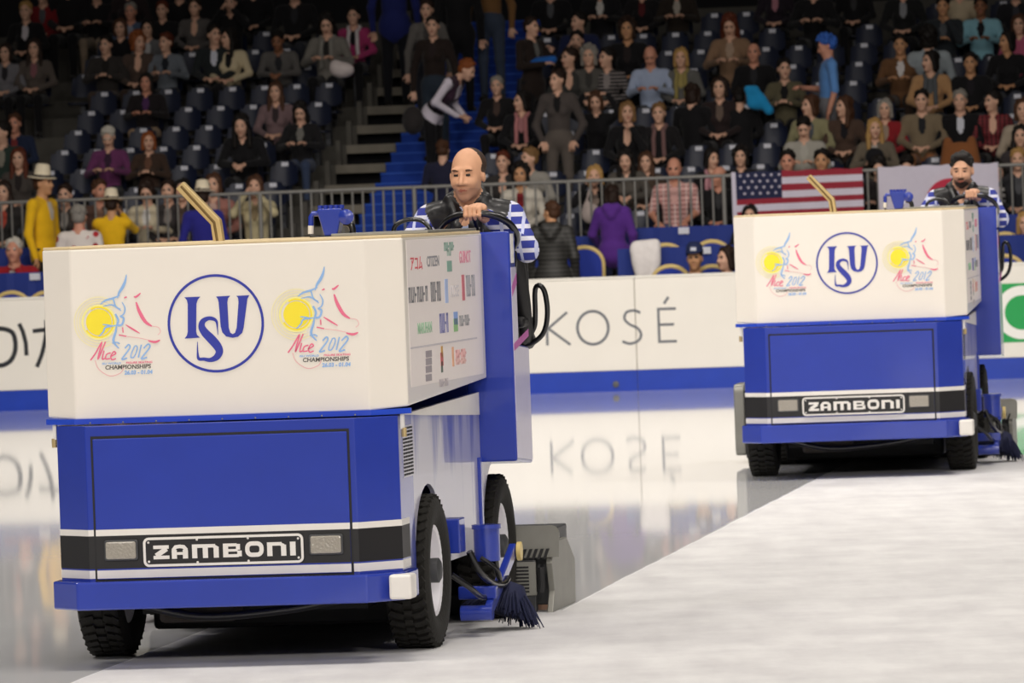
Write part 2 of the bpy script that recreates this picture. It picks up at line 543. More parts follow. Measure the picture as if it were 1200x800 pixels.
for (px, py, v, what) in ((780, 284, 2.40, 'behind the white towel'), (834, 280, 2.40, 'behind the man in the navy cap'), (684, 287, 2.2, 'right of the puffer jacket man'),
                          (785, 309, 1.12, 'between the towel and the capped man'), (834, 309, 1.12, 'between the capped man and the dark haired neighbour'), (1177, 271, 2.40, 'in the rear row right of the far machine'),
                          (1177, 297, 1.12, 'in the front row right of the far machine'), (13, 340, 1.12, 'at the left edge behind the boards'), (54, 340, 1.12, 'beside the near tank at far left')):
    uu, zz = A.on_v(px, py, v + .18)
    zf = [t for t in TIERS if t[0] <= v < t[1]][0][2]
    c = gc0 if k == 0 else copy_tree(gc0)
    sc = (zz - zf) / .977
    c.location = A.w(uu, v, zf); c.rotation_euler = (0, 0, -A.yaw); c.scale = (1, 1, sc)
    c['label'] = 'blue chair with arched gold rim ' + what
    k += 1

# ================================================================== RAILING
M_rail = pm('galvanised', '8b8984', .5, metal=.3, var=.12, scale=8)
RAIL_V, RAIL_T, RAIL_B = 3.60, 2.288, 1.136
pu = [A.on_v(-60, 240, RAIL_V)[0]] + [A.on_v(px, 215, RAIL_V)[0] for px in (123, 304, 485, 666, 848, 1030, 1212)] + [7.2]
rl_names = ['at the far left edge', 'behind the yellow blazer men', 'below the empty left seats', 'in front of the blue stairs', 'behind the bald driver', 'before the plaid shirt man', 'carrying the striped flag', 'carrying the white flag', 'beyond the right edge']
bar = MB().tube([(0, 0, .10), (0, 0, RAIL_T - RAIL_B)], .0125, 8).mesh('bar', M_rail, 60)
post = MB().tube([(0, 0, 0), (0, 0, RAIL_T - RAIL_B + .01)], .026, 10).mesh('post', M_rail, 60)
for i in range(len(pu) - 1):
    w = pu[i + 1] - pu[i]
    r = empty('railing_section', A.w(pu[i], RAIL_V, RAIL_B), -A.yaw, label='grey tubular railing section ' + rl_names[i], category='railing', group='railing along the stand')
    MB().tube([(0, 0, RAIL_T - RAIL_B), (w, 0, RAIL_T - RAIL_B)], .022, 10).build('top_rail', M_rail, r, smooth=60)
    MB().tube([(0, 0, .10), (w, 0, .10)], .018, 8).build('bottom_rail', M_rail, r, smooth=60)
    link('post', post, r)
    nb = round(w / .123)
    for j in range(1, nb):
        b = link('bar', bar, r); b.location = (w * j / nb, 0, 0)

# ================================================================== GRANDSTAND
ROW_V0, ROW_D, ROW_Z0, ROW_H = 5.9, .80, 1.63, .247       # row k: seat line, tread height


def row_v(k): return ROW_V0 + ROW_D * k


def row_z(k): return ROW_Z0 + ROW_H * k


M_step = pm('stand_deck', '56534d', .85, var=.2, scale=5, bump=.2)
M_nose = pm('stair_nosing', '2f5cc4', .8)
M_tread = pm('wood_tread', '7d776b', .8, var=.2, scale=7)
stand = empty('grandstand', A.w(0, 0), -A.yaw, label='tiered spectator stand with grey decks and a blue carpeted stair', category='stand')
KMIN, KMAX = -2, 11
AL, AM, AR = -3.40, -2.78, -1.50
for k in range(KMIN, KMAX + 1):
    v0, v1 = row_v(k) - .47, row_v(k) + .34
    if k == KMIN: v0 = 3.54
    z = row_z(k)
    for (a, b) in ((-9.5, AL), (AR, 9.5)):
        MB().box(a, b, v0, v1 + .02, z - .05, z).build('deck', M_step, stand)
        MB().box(a, b, v1 - .02, v1, z, z + ROW_H - .05).build('riser', M_step, stand)
    MB().box(-9.5, 9.5, v0 + (.3 if k > KMIN else .03), v1, max(0, z - 1.2), z - .055).build('understructure', pm('stand_dark', '15151a', .9), stand)
    # stair in the aisle: two steps per row, blue carpet right, open grey treads left
    for h in (0, 1):
        va = v0 + (v1 - v0) * h / 2 - (.0 if k > KMIN else 0); vb = va + .41; zz = z + ROW_H * h / 2
        MB().box(AM, AR, va, vb + .02, zz - .14, zz).build('carpet_step', M_carpet, stand, bevel=.008)
        MB().box(AM, AR, va - .012, va + .02, zz - .016, zz + .004).build('nosing', M_nose, stand)
    MB().box(AL, AM - .005, v0, v0 + .30, z - .105, z).build('stair_tread', M_tread, stand)
    for uu in (AL + .03,):
        MB().box(uu - .03, uu + .03, v0 + .05, v0 + .12, z, z + .30).build('row_end_post', M_step, stand)
wall_pos = A.w(0, row_v(KMAX) + 3)
MB().box(-26, 26, 0, .3, 0, 16).build('wall_rear', pm('hall_wall', '1d1c20', .9), None, kind='structure', label='dark hall wall behind the stand').matrix_world = Matrix.Translation(wall_pos) @ Matrix.Rotation(-A.yaw, 4, 'Z')

# ------------------------------------------------------------------ stand seats
M_shell = pm('seat_navy', '131b33', .42, var=.15, scale=12)
M_under = pm('seat_metal', '55575c', .5, metal=.5)
SEAT_PARTS = []


def seat_proto():
    s_ = empty('stand_seat', category='seat')
    # curved shell back with rounded shoulders: z .40-.80 above the deck
    mb = MB(); nx, nz = 8, 6; top, bot = [], []
    for face in (0, 1):
        for j in range(nz + 1):
            for i in range(nx + 1):
                a = -1 + 2 * i / nx; t = j / nz
                w = .175 * (1 - .10 * t) * (1 - .28 * max(0, t - .75) ** 2 / .0625 * abs(a) ** 3)
                z = .50 + .30 * t - (.05 * abs(a) ** 4 if t > .99 else 0) + (.05 * abs(a) ** 4 if t < .01 else 0)
                y = .10 + .09 * t - .055 * a * a + (.022 if face else 0)
                mb.v.append((a * w, y, z))
    st = (nx + 1) * (nz + 1); F = []
    for j in range(nz):
        for i in range(nx):
            a0 = j * (nx + 1) + i
            F.append((a0, a0 + 1, a0 + nx + 2, a0 + nx + 1)); F.append((st + a0, st + a0 + nx + 1, st + a0 + nx + 2, st + a0 + 1))
    ring = [i for i in range(nx + 1)] + [j * (nx + 1) + nx for j in range(1, nz + 1)] + [nz * (nx + 1) + i for i in range(nx - 1, -1, -1)] + [j * (nx + 1) for j in range(nz - 1, 0, -1)]
    for a0, b0 in zip(ring, ring[1:] + ring[:1]): F.append((a0, st + a0, st + b0, b0))
    mb.f = F; mb.mi = [0] * len(F)
    back = mb.build('backrest', M_shell, s_, smooth=50)
    MB().box(-.042, .042, .162, .172, .735, .785).build('number_plate', M_card, back)
    mb = MB(); mb.prism(rrect(-.17, .17, -.22, .14, .06), .405, .43, 'z').build('seat_pan', M_shell, s_, bevel=.008)
    MB().box(-.03, .03, -.05, .12, 0, .405).build('pedestal', M_under, s_)
    return s_
# ================================================================== BODY SURFACES
SKIN, TOP, INNER, LEGS, SHOE, EYE, LIP, BROW = range(8)


class Body:
    """a distance field of tapered limbs, meshed as one continuous surface"""
    def __init__(s):
        s.prims = []; s.paint = []

    def cap(s, a, b, ra, rb=None, lab=SKIN, k=.03):
        s.prims.append(('c', Vector(a), Vector(b), ra, ra if rb is None else rb, lab, k, 'u')); return s

    def ell(s, c, r, lab=SKIN, k=.03, M=None, op='u'):
        s.prims.append(('e', Vector(c), Vector(r), M, None, lab, k, op)); return s

    def spot(s, c, r, lab, M=None):
        s.paint.append((Vector(c), Vector(r), lab, M)); return s

    def cut(s, c, r, k=.01, M=None):
        return s.ell(c, r, -1, k, M, 's')

    @staticmethod
    def _d(p, X, Y, Z):
        if p[0] == 'c':
            a, b, ra, rb = p[1], p[2], p[3], p[4]; ab = b - a; L = max(ab.length_squared, 1e-9)
            t = np.clip(((X - a.x) * ab.x + (Y - a.y) * ab.y + (Z - a.z) * ab.z) / L, 0, 1)
            return np.sqrt((X - a.x - t * ab.x) ** 2 + (Y - a.y - t * ab.y) ** 2 + (Z - a.z - t * ab.z) ** 2) - (ra + (rb - ra) * t)
        c, r, M = p[1], p[2], p[3]
        x, y, z = X - c.x, Y - c.y, Z - c.z
        if M is not None:
            m = M.to_3x3().transposed()
            x, y, z = (m[0][0] * x + m[0][1] * y + m[0][2] * z, m[1][0] * x + m[1][1] * y + m[1][2] * z, m[2][0] * x + m[2][1] * y + m[2][2] * z)
        k0 = np.sqrt((x / r.x) ** 2 + (y / r.y) ** 2 + (z / r.z) ** 2)
        k1 = np.sqrt((x / r.x ** 2) ** 2 + (y / r.y ** 2) ** 2 + (z / r.z ** 2) ** 2)
        return k0 * (k0 - 1) / np.maximum(k1, 1e-6)

    def _bb(s, p, mg):
        if p[0] == 'c':
            r = max(p[3], p[4]) + mg
            lo = [min(p[1][i], p[2][i]) - r for i in range(3)]; hi = [max(p[1][i], p[2][i]) + r for i in range(3)]
        else:
            R = max(p[2]) if p[3] is not None else None
            lo = [p[1][i] - (R or p[2][i]) - mg for i in range(3)]; hi = [p[1][i] + (R or p[2][i]) + mg for i in range(3)]
        return np.array(lo), np.array(hi)

    def mesh(s, name, h, nmat=8):
        mg = 3 * h
        bbs = [s._bb(p, mg) for p in s.prims if p[7] == 'u']
        lo = np.min([b[0] for b in bbs], 0) - h; hi = np.max([b[1] for b in bbs], 0) + h
        n = np.ceil((hi - lo) / h).astype(int) + 1
        ax = [(lo[i] + h * np.arange(n[i])).astype(np.float32) for i in range(3)]
        F = np.full(n, 1.0, np.float32); D = np.full(n, 1.0, np.float32); L = np.zeros(n, np.int8)
        for p in s.prims:
            a, b = s._bb(p, mg + p[6])
            i0 = np.maximum(np.floor((a - lo) / h).astype(int), 0); i1 = np.minimum(np.ceil((b - lo) / h).astype(int) + 1, n)
            if (i1 <= i0).any(): continue
            sl = tuple(slice(i0[j], i1[j]) for j in range(3))
            X, Y, Z = np.meshgrid(ax[0][sl[0]], ax[1][sl[1]], ax[2][sl[2]], indexing='ij', sparse=True)
            d = s._d(p, X, Y, Z).astype(np.float32); f = F[sl]; k = p[6]
            if p[7] == 'u':
                hh = np.maximum(k - np.abs(f - d), 0) / k
                F[sl] = np.minimum(f, d) - hh * hh * k * .25
                w = d < D[sl]; L[sl][w] = p[5]; D[sl] = np.minimum(D[sl], d)
            else:
                hh = np.maximum(k - np.abs(f + d), 0) / k
                F[sl] = np.maximum(f, -d) + hh * hh * k * .25
        # naive surface nets
        S = F < 0
        c = [S[:-1, :-1, :-1], S[1:, :-1, :-1], S[:-1, 1:, :-1], S[1:, 1:, :-1], S[:-1, :-1, 1:], S[1:, :-1, 1:], S[:-1, 1:, 1:], S[1:, 1:, 1:]]
        cnt = sum(x.astype(np.int8) for x in c)
        act = (cnt > 0) & (cnt < 8)
        ci = np.argwhere(act); idx = np.full(act.shape, -1, np.int32); idx[act] = np.arange(len(ci))
        off = np.array([(0, 0, 0), (1, 0, 0), (0, 1, 0), (1, 1, 0), (0, 0, 1), (1, 0, 1), (0, 1, 1), (1, 1, 1)])
        val = np.stack([F[ci[:, 0] + o[0], ci[:, 1] + o[1], ci[:, 2] + o[2]] for o in off], 1)
        acc = np.zeros((len(ci), 3)); nn = np.zeros(len(ci))
        for (a, b) in ((0, 1), (2, 3), (4, 5), (6, 7), (0, 2), (1, 3), (4, 6), (5, 7), (0, 4), (1, 5), (2, 6), (3, 7)):
            m = (val[:, a] < 0) != (val[:, b] < 0)
            t = np.where(m, val[:, a] / np.where(m, val[:, a] - val[:, b], 1), 0)
            P = off[a] + (off[b] - off[a]) * t[:, None]
            acc[m] += P[m]; nn[m] += 1
        V = lo + h * (ci + acc / nn[:, None])
        quads = []
        for d in range(3):
            e1, e2 = (d + 1) % 3, (d + 2) % 3
            sl0 = [slice(1, -1)] * 3; sl0[d] = slice(0, -1); sl1 = list(sl0); sl1[d] = slice(1, None)
            A0, A1 = S[tuple(sl0)], S[tuple(sl1)]
            ed = np.argwhere(A0 != A1)
            flip = A0[tuple(ed.T)]
            ed = ed + 1; ed[:, d] -= 1
            o1 = np.zeros(3, int); o1[e1] = 1; o2 = np.zeros(3, int); o2[e2] = 1
            g = lambda q: idx[q[:, 0], q[:, 1], q[:, 2]]
            Q = np.stack([g(ed), g(ed - o1), g(ed - o1 - o2), g(ed - o2)], 1)
            Q[~flip] = Q[~flip][:, ::-1]
            quads.append(Q)
        Q = np.concatenate(quads); Q = Q[(Q >= 0).all(1)]
        ctr = V[Q].mean(1)
        gi = np.clip(np.round((ctr - lo) / h).astype(int), 0, n - 1)
        lab = L[gi[:, 0], gi[:, 1], gi[:, 2]].astype(int)
        for (pc, pr, pl, M) in s.paint:
            d = s._d(('e', pc, pr, M), ctr[:, 0], ctr[:, 1], ctr[:, 2]); lab[d < 0] = pl
        me = bpy.data.meshes.new(name)
        me.vertices.add(len(V)); me.vertices.foreach_set('co', V.astype(np.float32).ravel())
        me.loops.add(Q.size); me.loops.foreach_set('vertex_index', Q.astype(np.int32).ravel())
        me.polygons.add(len(Q)); me.polygons.foreach_set('loop_start', np.arange(0, Q.size, 4, dtype=np.int32))
        me.polygons.foreach_set('use_smooth', np.ones(len(Q), bool))
        ph = pm('plain_grey', '808080')
        for _ in range(nmat): me.materials.append(ph)
        me.polygons.foreach_set('material_index', lab.astype(np.int32))
        me.update(calc_edges=True); me.validate()
        return me


def head_frame(c, yaw, pitch, roll=0.):
    # the face looks along -y of this frame
    return Matrix.Translation(c) @ Matrix.Rotation(yaw, 4, 'Z') @ Matrix.Rotation(pitch, 4, 'X') @ Matrix.Rotation(roll, 4, 'Y')


def add_head(B, M, fine=False, beard=False, fem=False, hs=1.):
    R = M.to_3x3(); P = lambda *p: M @ (Vector(p) * hs)
    V3 = lambda r: tuple(q * hs for q in r)
    e = lambda c, r, lab=SKIN, k=.02, op='u': B.ell(P(*c), V3(r), lab, k, R, op)
    e((0, .018, .03), (.074, .094, .092))
    e((0, -.015, -.01), (.066, .078, .085))
    e((0, -.030, -.068), (.050, .056, .048), k=.03)
    e((0, -.066, -.101), (.025, .022, .021), k=.025)                      # chin
    B.cap(P(0, -.090, .012), P(0, -.112, -.028), .009, .0135, SKIN, .014)   # nose
    for s_ in (-1, 1):
        e((s_ * .014, -.100, -.032), (.010, .011, .009), k=.008)
        e((s_ * .078, .012, -.008), (.010, .019, .031), k=.008)           # ears
        e((s_ * .036, -.066, -.03), (.024, .022, .022), k=.03)            # cheeks
        e((s_ * .030, -.080, .034), (.026, .012, .009), k=.016)           # brow ridge
        B.cut(P(s_ * .031, -.101, .008), V3((.019, .016, .012)), .012, R)
        e((s_ * .031, -.076, .008), (.0135, .0135, .0115), k=.004)         # eyeballs
        B.spot(P(s_ * .031, -.088, .008), (.0150, .012, .0058) if fine else (.0165, .012, .0085), EYE, R)
        B.spot(P(s_ * .033, -.094, .030), (.021, .02, .0042) if fine else (.022, .02, .007), BROW, R)
    e((0, -.086, -.060), (.026, .012, .007), k=.01)
    e((0, -.084, -.071), (.021, .012, .008), k=.01)
    B.spot(P(0, -.098, -.065), (.024, .022, .0062) if fine else (.026, .022, .0085), LIP, R)
    if beard:
        B.spot(P(0, -.075, -.10), (.062, .07, .036), BROW, R)
        B.spot(P(0, -.11, -.049), (.034, .03, .0075), BROW, R)
        B.spot(P(0, -.098, -.066), (.024, .022, .0075), LIP, R)


def add_hand(B, w, h, s_, r=.011, fine=False, curl=.5, up=(0, 0, 1), lab=SKIN):
    """palm from wrist w towards h with four unequal bent fingers and a thumb"""
    w, h = Vector(w), Vector(h); d = (h - w).normalized()
    sd = d.cross(Vector(up)).normalized() * s_; nrm = sd.cross(d).normalized() * s_
    pl = .085
    B.ell(w + d * pl * .55, (.040, .048, .018), lab, .02, Matrix((sd, d, nrm)).transposed())
    for i, (o, L) in enumerate(((-.031, .062), (-.010, .074), (.012, .070), (.032, .054))):
        a = w + d * pl * .9 + sd * o
        b = a + (d * math.cos(curl) - nrm * math.sin(curl)) * L * .5
        c = b + (d * math.cos(curl * 2.4) - nrm * math.sin(curl * 2.4)) * L * .55
        B.cap(a, b, r * .95, r * .85, lab, .008); B.cap(b, c, r * .85, r * .7, lab, .006)
    a = w + d * .03 - sd * .035; b = a + (d * .6 - sd * .7 - nrm * .3).normalized() * .04
    c = b + (d * .9 - sd * .1 - nrm * .5).normalized() * .035
    B.cap(a, b, r * 1.15, r, lab, .012); B.cap(b, c, r, r * .8, lab, .008)


SIT_ARMS = {
    'lap': ((.255, -.02, .74), (.10, -.25, .655), (.0, -.33, .655)),
    'side': ((.27, .02, .73), (.21, -.20, .62), (.17, -.30, .60)),
    'cross': ((.265, -.10, .745), (.05, -.235, .80), (-.09, -.22, .82)),
    'face': ((.205, -.22, .77), (.085, -.22, 1.00), (.035, -.15, 1.09)),
    'camera': ((.235, -.19, .90), (.085, -.245, 1.10), (.03, -.24, 1.19)),
    'hold': ((.265, -.06, .75), (.12, -.32, .78), (.05, -.40, .82)),
    'knee': ((.245, -.17, .72), (.15, -.40, .62), (.10, -.50, .58)),
    'head': ((.30, -.05, 1.05), (.16, .0, 1.28), (.06, .02, 1.31)),
    'fore': ((.25, -.20, .74), (.08, -.42, .72), (.0, -.46, .70)),
}
STAND_ARMS = {
    'down': ((.262, .03, 1.13), (.262, -.05, .885), (.255, -.08, .79)),
    'pocket': ((.29, .05, 1.12), (.20, -.07, .93), (.17, -.12, .86)),
    'hold': ((.27, -.04, 1.16), (.11, -.30, 1.18), (.04, -.37, 1.20)),
    'camera': ((.25, -.17, 1.34), (.09, -.24, 1.53), (.03, -.24, 1.61)),
    'rail': ((.28, -.06, 1.15), (.22, -.28, .98), (.19, -.36, .93)),
    'cup': ((.25, -.12, 1.18), (.10, -.27, 1.33), (.04, -.28, 1.40)),
}


def make_body(pose='sit', aR='lap', aL='lap', lean=0., hy=0., hp=0., fem=False, coat=True, h=.014, hr=0., long_top=False, twist=0., sleeve=False, bare=False, bulk=1., hood=False):
    """aR: arm on the image-right side, aL: image-left. Front is -y, origin on the floor below the hips."""
    B = Body(); sh = .175 if fem else .195; w = .92 if fem else 1.0
    up = .46 if pose != 'sit' else 0.
    T = Matrix.Translation((0, 0, .5 + up)) @ Matrix.Rotation(lean, 4, 'X') @ Matrix.Rotation(twist, 4, 'Z') @ Matrix.Translation((0, 0, -.5 - up))
    P = lambda x, y, z: T @ Vector((x, y, z + up))
    tb = TOP
    R = T.to_3x3()
    w *= bulk; bd = .125 * bulk
    B.ell(P(0, .0, .52), (.165 * w, bd, .11), tb if (coat or long_top) else LEGS, .05, R)
    B.ell(P(0, .0, .68), (.150 * w, .108 * bulk, .17), tb, .06, R)
    B.ell(P(0, .005, .86), (.172 * w, .112 * bulk, .16), tb, .06, R)
    if fem:
        for s_ in (-1, 1): B.ell(P(s_ * .065, -.085, .83), (.06, .05, .058), tb, .04, R)
    B.cap(P(-sh + .03, .015, .985), P(sh - .03, .015, .985), .062, None, tb, .06)
    B.cap(P(0, .018, 1.0), P(0, -.002, 1.10), .056 if not fem else .048, .050 if not fem else .043, SKIN, .03)
    # collar
    for s_ in (-1, 1): B.cap(P(s_ * .028, -.062, .985), P(s_ * .06, .03, 1.04), .017, .019, tb, .02)
    B.cap(P(-.06, .03, 1.04), P(.06, .03, 1.04), .02, None, tb, .02)
    # open front showing what is worn below
    B.spot(P(0, -.11, .93), (.045, .09, .12), INNER, R)
    B.spot(P(0, -.09, 1.045), (.034, .07, .05), SKIN, R)
    if hood:
        B.cap(P(-.07, .07, 1.03), P(.07, .07, 1.03), .055, .055, TOP, .03); B.cap(P(-.07, .07, 1.03), P(0, .12, .93), .05, .05, TOP, .04); B.cap(P(.07, .07, 1.03), P(0, .12, .93), .05, .05, TOP, .04)
    hc = P(0, -.015, 1.20)
    HM = head_frame(hc, hy, hp + lean * .4, hr)
    B.cap(P(0, .012, 1.06), HM @ Vector((0, .02, -.05)), .05 if not fem else .044, None, SKIN, .03)
    add_head(B, HM, fem=fem)
    tab = SIT_ARMS if pose == 'sit' else STAND_ARMS
    for s_, an in ((1, aR), (-1, aL)):
        e, wr, hd = [Vector((p[0] * s_, p[1], p[2] - (up if pose != 'sit' else 0))) for p in tab[an]]
        S = P(s_ * sh, .015, .965)
        if an in ('down', 'pocket', 'lap', 'side', 'cross', 'face', 'camera', 'hold', 'head', 'cup', 'rail'):
            e, wr, hd = P(*e), P(*wr), P(*hd)
        sl = 8 if sleeve else TOP
        q_ = 1 + (bulk - 1) * 1.3
        B.cap(S, e, .058 * q_, .047 * q_, sl, .04); B.cap(e, wr, (.040 if bare else .047) * q_, (.030 if bare else .036) * q_, SKIN if bare else sl, .02 if bare else .03)
        d = (hd - wr).normalized(); B.cap(wr, wr + d * .02, .027, .026, SKIN, .01)
        add_hand(B, wr + d * .015, hd, s_)
    # legs
    for s_ in (-1, 1):
        if pose == 'sit':
            k = (s_ * .115, -.43, .52); a = (s_ * .115, -.42, .10)
            B.cap((s_ * .088, .0, .505), k, .085, .062, LEGS, .04); B.cap(k, a, .06, .042, LEGS, .03)
            B.cap((s_ * .115, -.40, .055), (s_ * .13, -.56, .035), .042, .032, SHOE, .02)
        else:
            k = (s_ * .10, -.02, .50); a = (s_ * .105, .02, .10)
            B.cap((s_ * .088, .0, .93), k, .088, .060, LEGS, .05); B.cap(k, a, .060, .045, LEGS, .03)
            B.cap((s_ * .105, .02, .055), (s_ * .12, -.16, .035), .043, .032, SHOE, .02)
    if pose == 'stand' and not (coat or long_top):
        B.ell((0, 0, .93), (.16 * w, .12, .12), LEGS, .05)
    if pose == 'stand' and (coat or long_top):
        B.ell((0, 0, .88 if bulk > 1 else .90), (.180 * w, .135 * bulk, .17), TOP, .06)
    if sleeve: B.spot(P(0, 0, .50), (.26, .26, .075), INNER, R)
    me = B.mesh('person', h, 9 if sleeve else 8)
    return me, HM


# ------------------------------------------------------------------ hair and hats, in the head frame
def make_hair(style):
    B = Body(); n = 0
    e = lambda c, r, k=.02: B.ell(c, r, 0, k)
    if style in ('short', 'bob', 'long', 'curly', 'tied', 'wig', 'crop'):
        e((0, .022, .043), (.079, .097, .089))
        e((0, .05, -.005), (.077, .070, .075))
        if style == 'short':
            B.ell((0, -.035, .112), (.05, .04, .018), 0, .03)
        if style in ('bob', 'long', 'curly'):
            for s_ in (-1, 1):
                B.cap((s_ * .072, -.02, .05), (s_ * .078, .005, -.09), .026, .028, 0, .03)
            e((0, .06, -.06), (.082, .05, .075))
        if style == 'long':
            for s_ in (-1, 1):
                B.cap((s_ * .08, .0, -.08), (s_ * .085, -.03, -.23), .032, .028, 0, .03)
            B.cap((0, .07, -.08), (0, .075, -.24), .07, .06, 0, .04)
        if style == 'tied':
            e((0, .125, .03), (.035, .035, .035), .02)
        if style in ('curly', 'wig'):
            rr = random.Random(3)
            for i in range(70):
                a = rr.uniform(0, 2 * PI); z = rr.uniform(-.7, 1); q = math.sqrt(1 - z * z)
                p = (.095 * q * math.cos(a), .02 + .112 * q * math.sin(a), .035 + .11 * z)
                if p[1] < -.02 and p[2] < .09: continue
                B.ell(p, (.024, .024, .024), 0, .012)
        # the face stays free
        B.cut((0, -.115, -.008), (.076, .090, .116), .008)
        if style in ('short', 'bob', 'long', 'tied', 'crop'):
            rr = random.Random(11)
            for i in range(46):
                a = rr.uniform(0, 2 * PI); z = rr.uniform(.0, 1); q = math.sqrt(1 - z * z)
                p = (.079 * q * math.cos(a), .022 + .098 * q * math.sin(a), .043 + .092 * z)
                if p[1] < -.05 and p[2] < .095: continue
                B.ell(p, (.016, .020, .014), 0, .012)
        B.cut((0, -.10, -.16), (.055, .12, .085), .015)
        if style in ('short', 'tied', 'crop', 'wig'):
            for s_ in (-1, 1): B.cut((s_ * .085, -.02, -.06), (.03, .06, .062), .01)
            B.cut((0, .03, -.14), (.12, .12, .075), .015)
        if style == 'crop':
            B.cut((0, -.09, .05), (.06, .06, .055), .015)
    elif style == 'fringe':          # hair only round the sides and back
        e((0, .045, .01), (.081, .083, .070))
        B.cut((0, -.02, .14), (.10, .13, .11), .02)
        B.cut((0, -.11, -.02), (.10, .11, .12), .015)
        B.cut((0, .03, -.14), (.12, .12, .075), .015)
        for s_ in (-1, 1): B.cut((s_ * .085, -.02, -.05), (.03, .05, .05), .01)
    return B.mesh('hair', .0085 if style != 'curly' else .01, 1)


HAIR = {}
BODY = {}
HATS = {}


def hat_mesh(kind):
    if kind in HATS: return HATS[kind]
    straw = pm('straw', 'e9dcc0', .8, var=.08, scale=40, bump=.3); band = pm('hat_band', '2a2422', .7)
    mb = MB()
    if kind == 'panama':
        mb.lathe([(.0, .165), (.045, .168), (.072, .155), (.084, .10), (.092, .045), (.093, .028)], 24, mi=0)
        mb.lathe([(.094, .05), (.0945, .046), (.0955, .025), (.094, .022)], 24, mi=1)
        mb.lathe([(.09, .03), (.13, .018), (.155, .024), (.156, .018), (.13, .010), (.09, .02)], 28, mi=0)
        me = mb.mesh('hat', [straw, band], 60)
    else:
        navy = pm('cap_navy', '1b2750', .8); wh = pm('cap_white', 'd8dbe6', .8)
        mb.lathe([(.0, .135), (.05, .128), (.083, .09), (.094, .03)], 20, mi=0)
        mb.prism([(-.07, -.08), (-.05, -.16), (0, -.18), (.05, -.16), (.07, -.08)], .03, .04, 'z', mi=0)
        mb.box(-.03, .03, -.098, -.088, .05, .085, mi=1)
        me = mb.mesh('hat', [navy, wh], 60)
    HATS[kind] = me
    return me


def scarf_mesh():
    if 'scarf' in HATS: return HATS['scarf']
    mb = MB()
    mb.tube(catmull([(-.055, -.06, 1.0), (-.075, .03, 1.055), (0, .075, 1.07), (.075, .03, 1.055), (.055, -.06, 1.0)], 5), .028, 8)
    for s_ in (-1, 1):
        mb.tube(catmull([(s_ * .05, -.075, 1.0), (s_ * .06, -.13, .90), (s_ * .06, -.135, .78), (s_ * .065, -.135, .68)], 5), [.027] * 15 + [.024], 8)
    HATS['scarf'] = mb.mesh('scarf', pm('plain_grey', '808080'), 60)
    return HATS['scarf']


def set_mat(o, i, m):
    o.material_slots[i].link = 'OBJECT'; o.material_slots[i].material = m


SKINS = {'p': 'dcae94', 'm': 'c9966f', 'r': 'd2957c', 'd': '8f6146', 't': 'd0a184'}
HAIRC = {'bk': '17120f', 'db': '2a1b13', 'br': '4a2f1e', 'rb': '5c2a17', 'bl': 'b08a52', 'gy': '8d8880', 'wh': 'cfc9bd', 'lb': '80603c', 'or': '8a4a22'}


def person(loc, rz, scale, pose, hair, hc, cols, label, group, sk='p', hat=None, scarf=None, top_mat=None, props=None):
    key = tuple(sorted(pose.items()))
    if key not in BODY: BODY[key] = make_body(**pose)
    me, HM = BODY[key]
    o = link('person', me, None, label=label, category='person', group=group)
    o.location = loc; o.rotation_euler = (0, 0, rz); o.scale = (scale,) * 3
    top, inner, legs = cols
    shoe = '1a1715'
    mats = [skin(SKINS[sk]), top_mat or cloth(top), skin(SKINS[sk]) if inner == 'skin' else cloth(inner), cloth(legs), cloth(shoe), pm('eye_dark', '1d1512', .3),
            skin('9c5a4c'), hairm(HAIRC[hc])]
    if len(me.materials) > 8: mats.append(cloth(inner))
    for i, m in enumerate(mats): set_mat(o, i, m)
    if hair and hair != 'bald':
        if hair not in HAIR: HAIR[hair] = make_hair(hair)
        hr = link('hair', HAIR[hair], o); hr.matrix_local = HM
        set_mat(hr, 0, hairm(HAIRC[hc]) if not hair == 'wig' else pm('wig_blue', '2f5fb5', .8, var=.3, scale=40, bump=.5))
    if hat:
        ht = link('hat', hat_mesh(hat), o); ht.matrix_local = HM @ Matrix.Translation((0, .018, .045)) @ Matrix.Rotation(.12, 4, 'X')
    if scarf:
        s_ = link('scarf', scarf_mesh(), o)
        lean = pose.get('lean', 0.); up = .46 if pose.get('pose') == 'stand' else 0.
        s_.matrix_local = Matrix.Translation((0, 0, .5 + up)) @ Matrix.Rotation(lean, 4, 'X') @ Matrix.Translation((0, 0, -.5))
        set_mat(s_, 0, cloth(scarf))
    return o
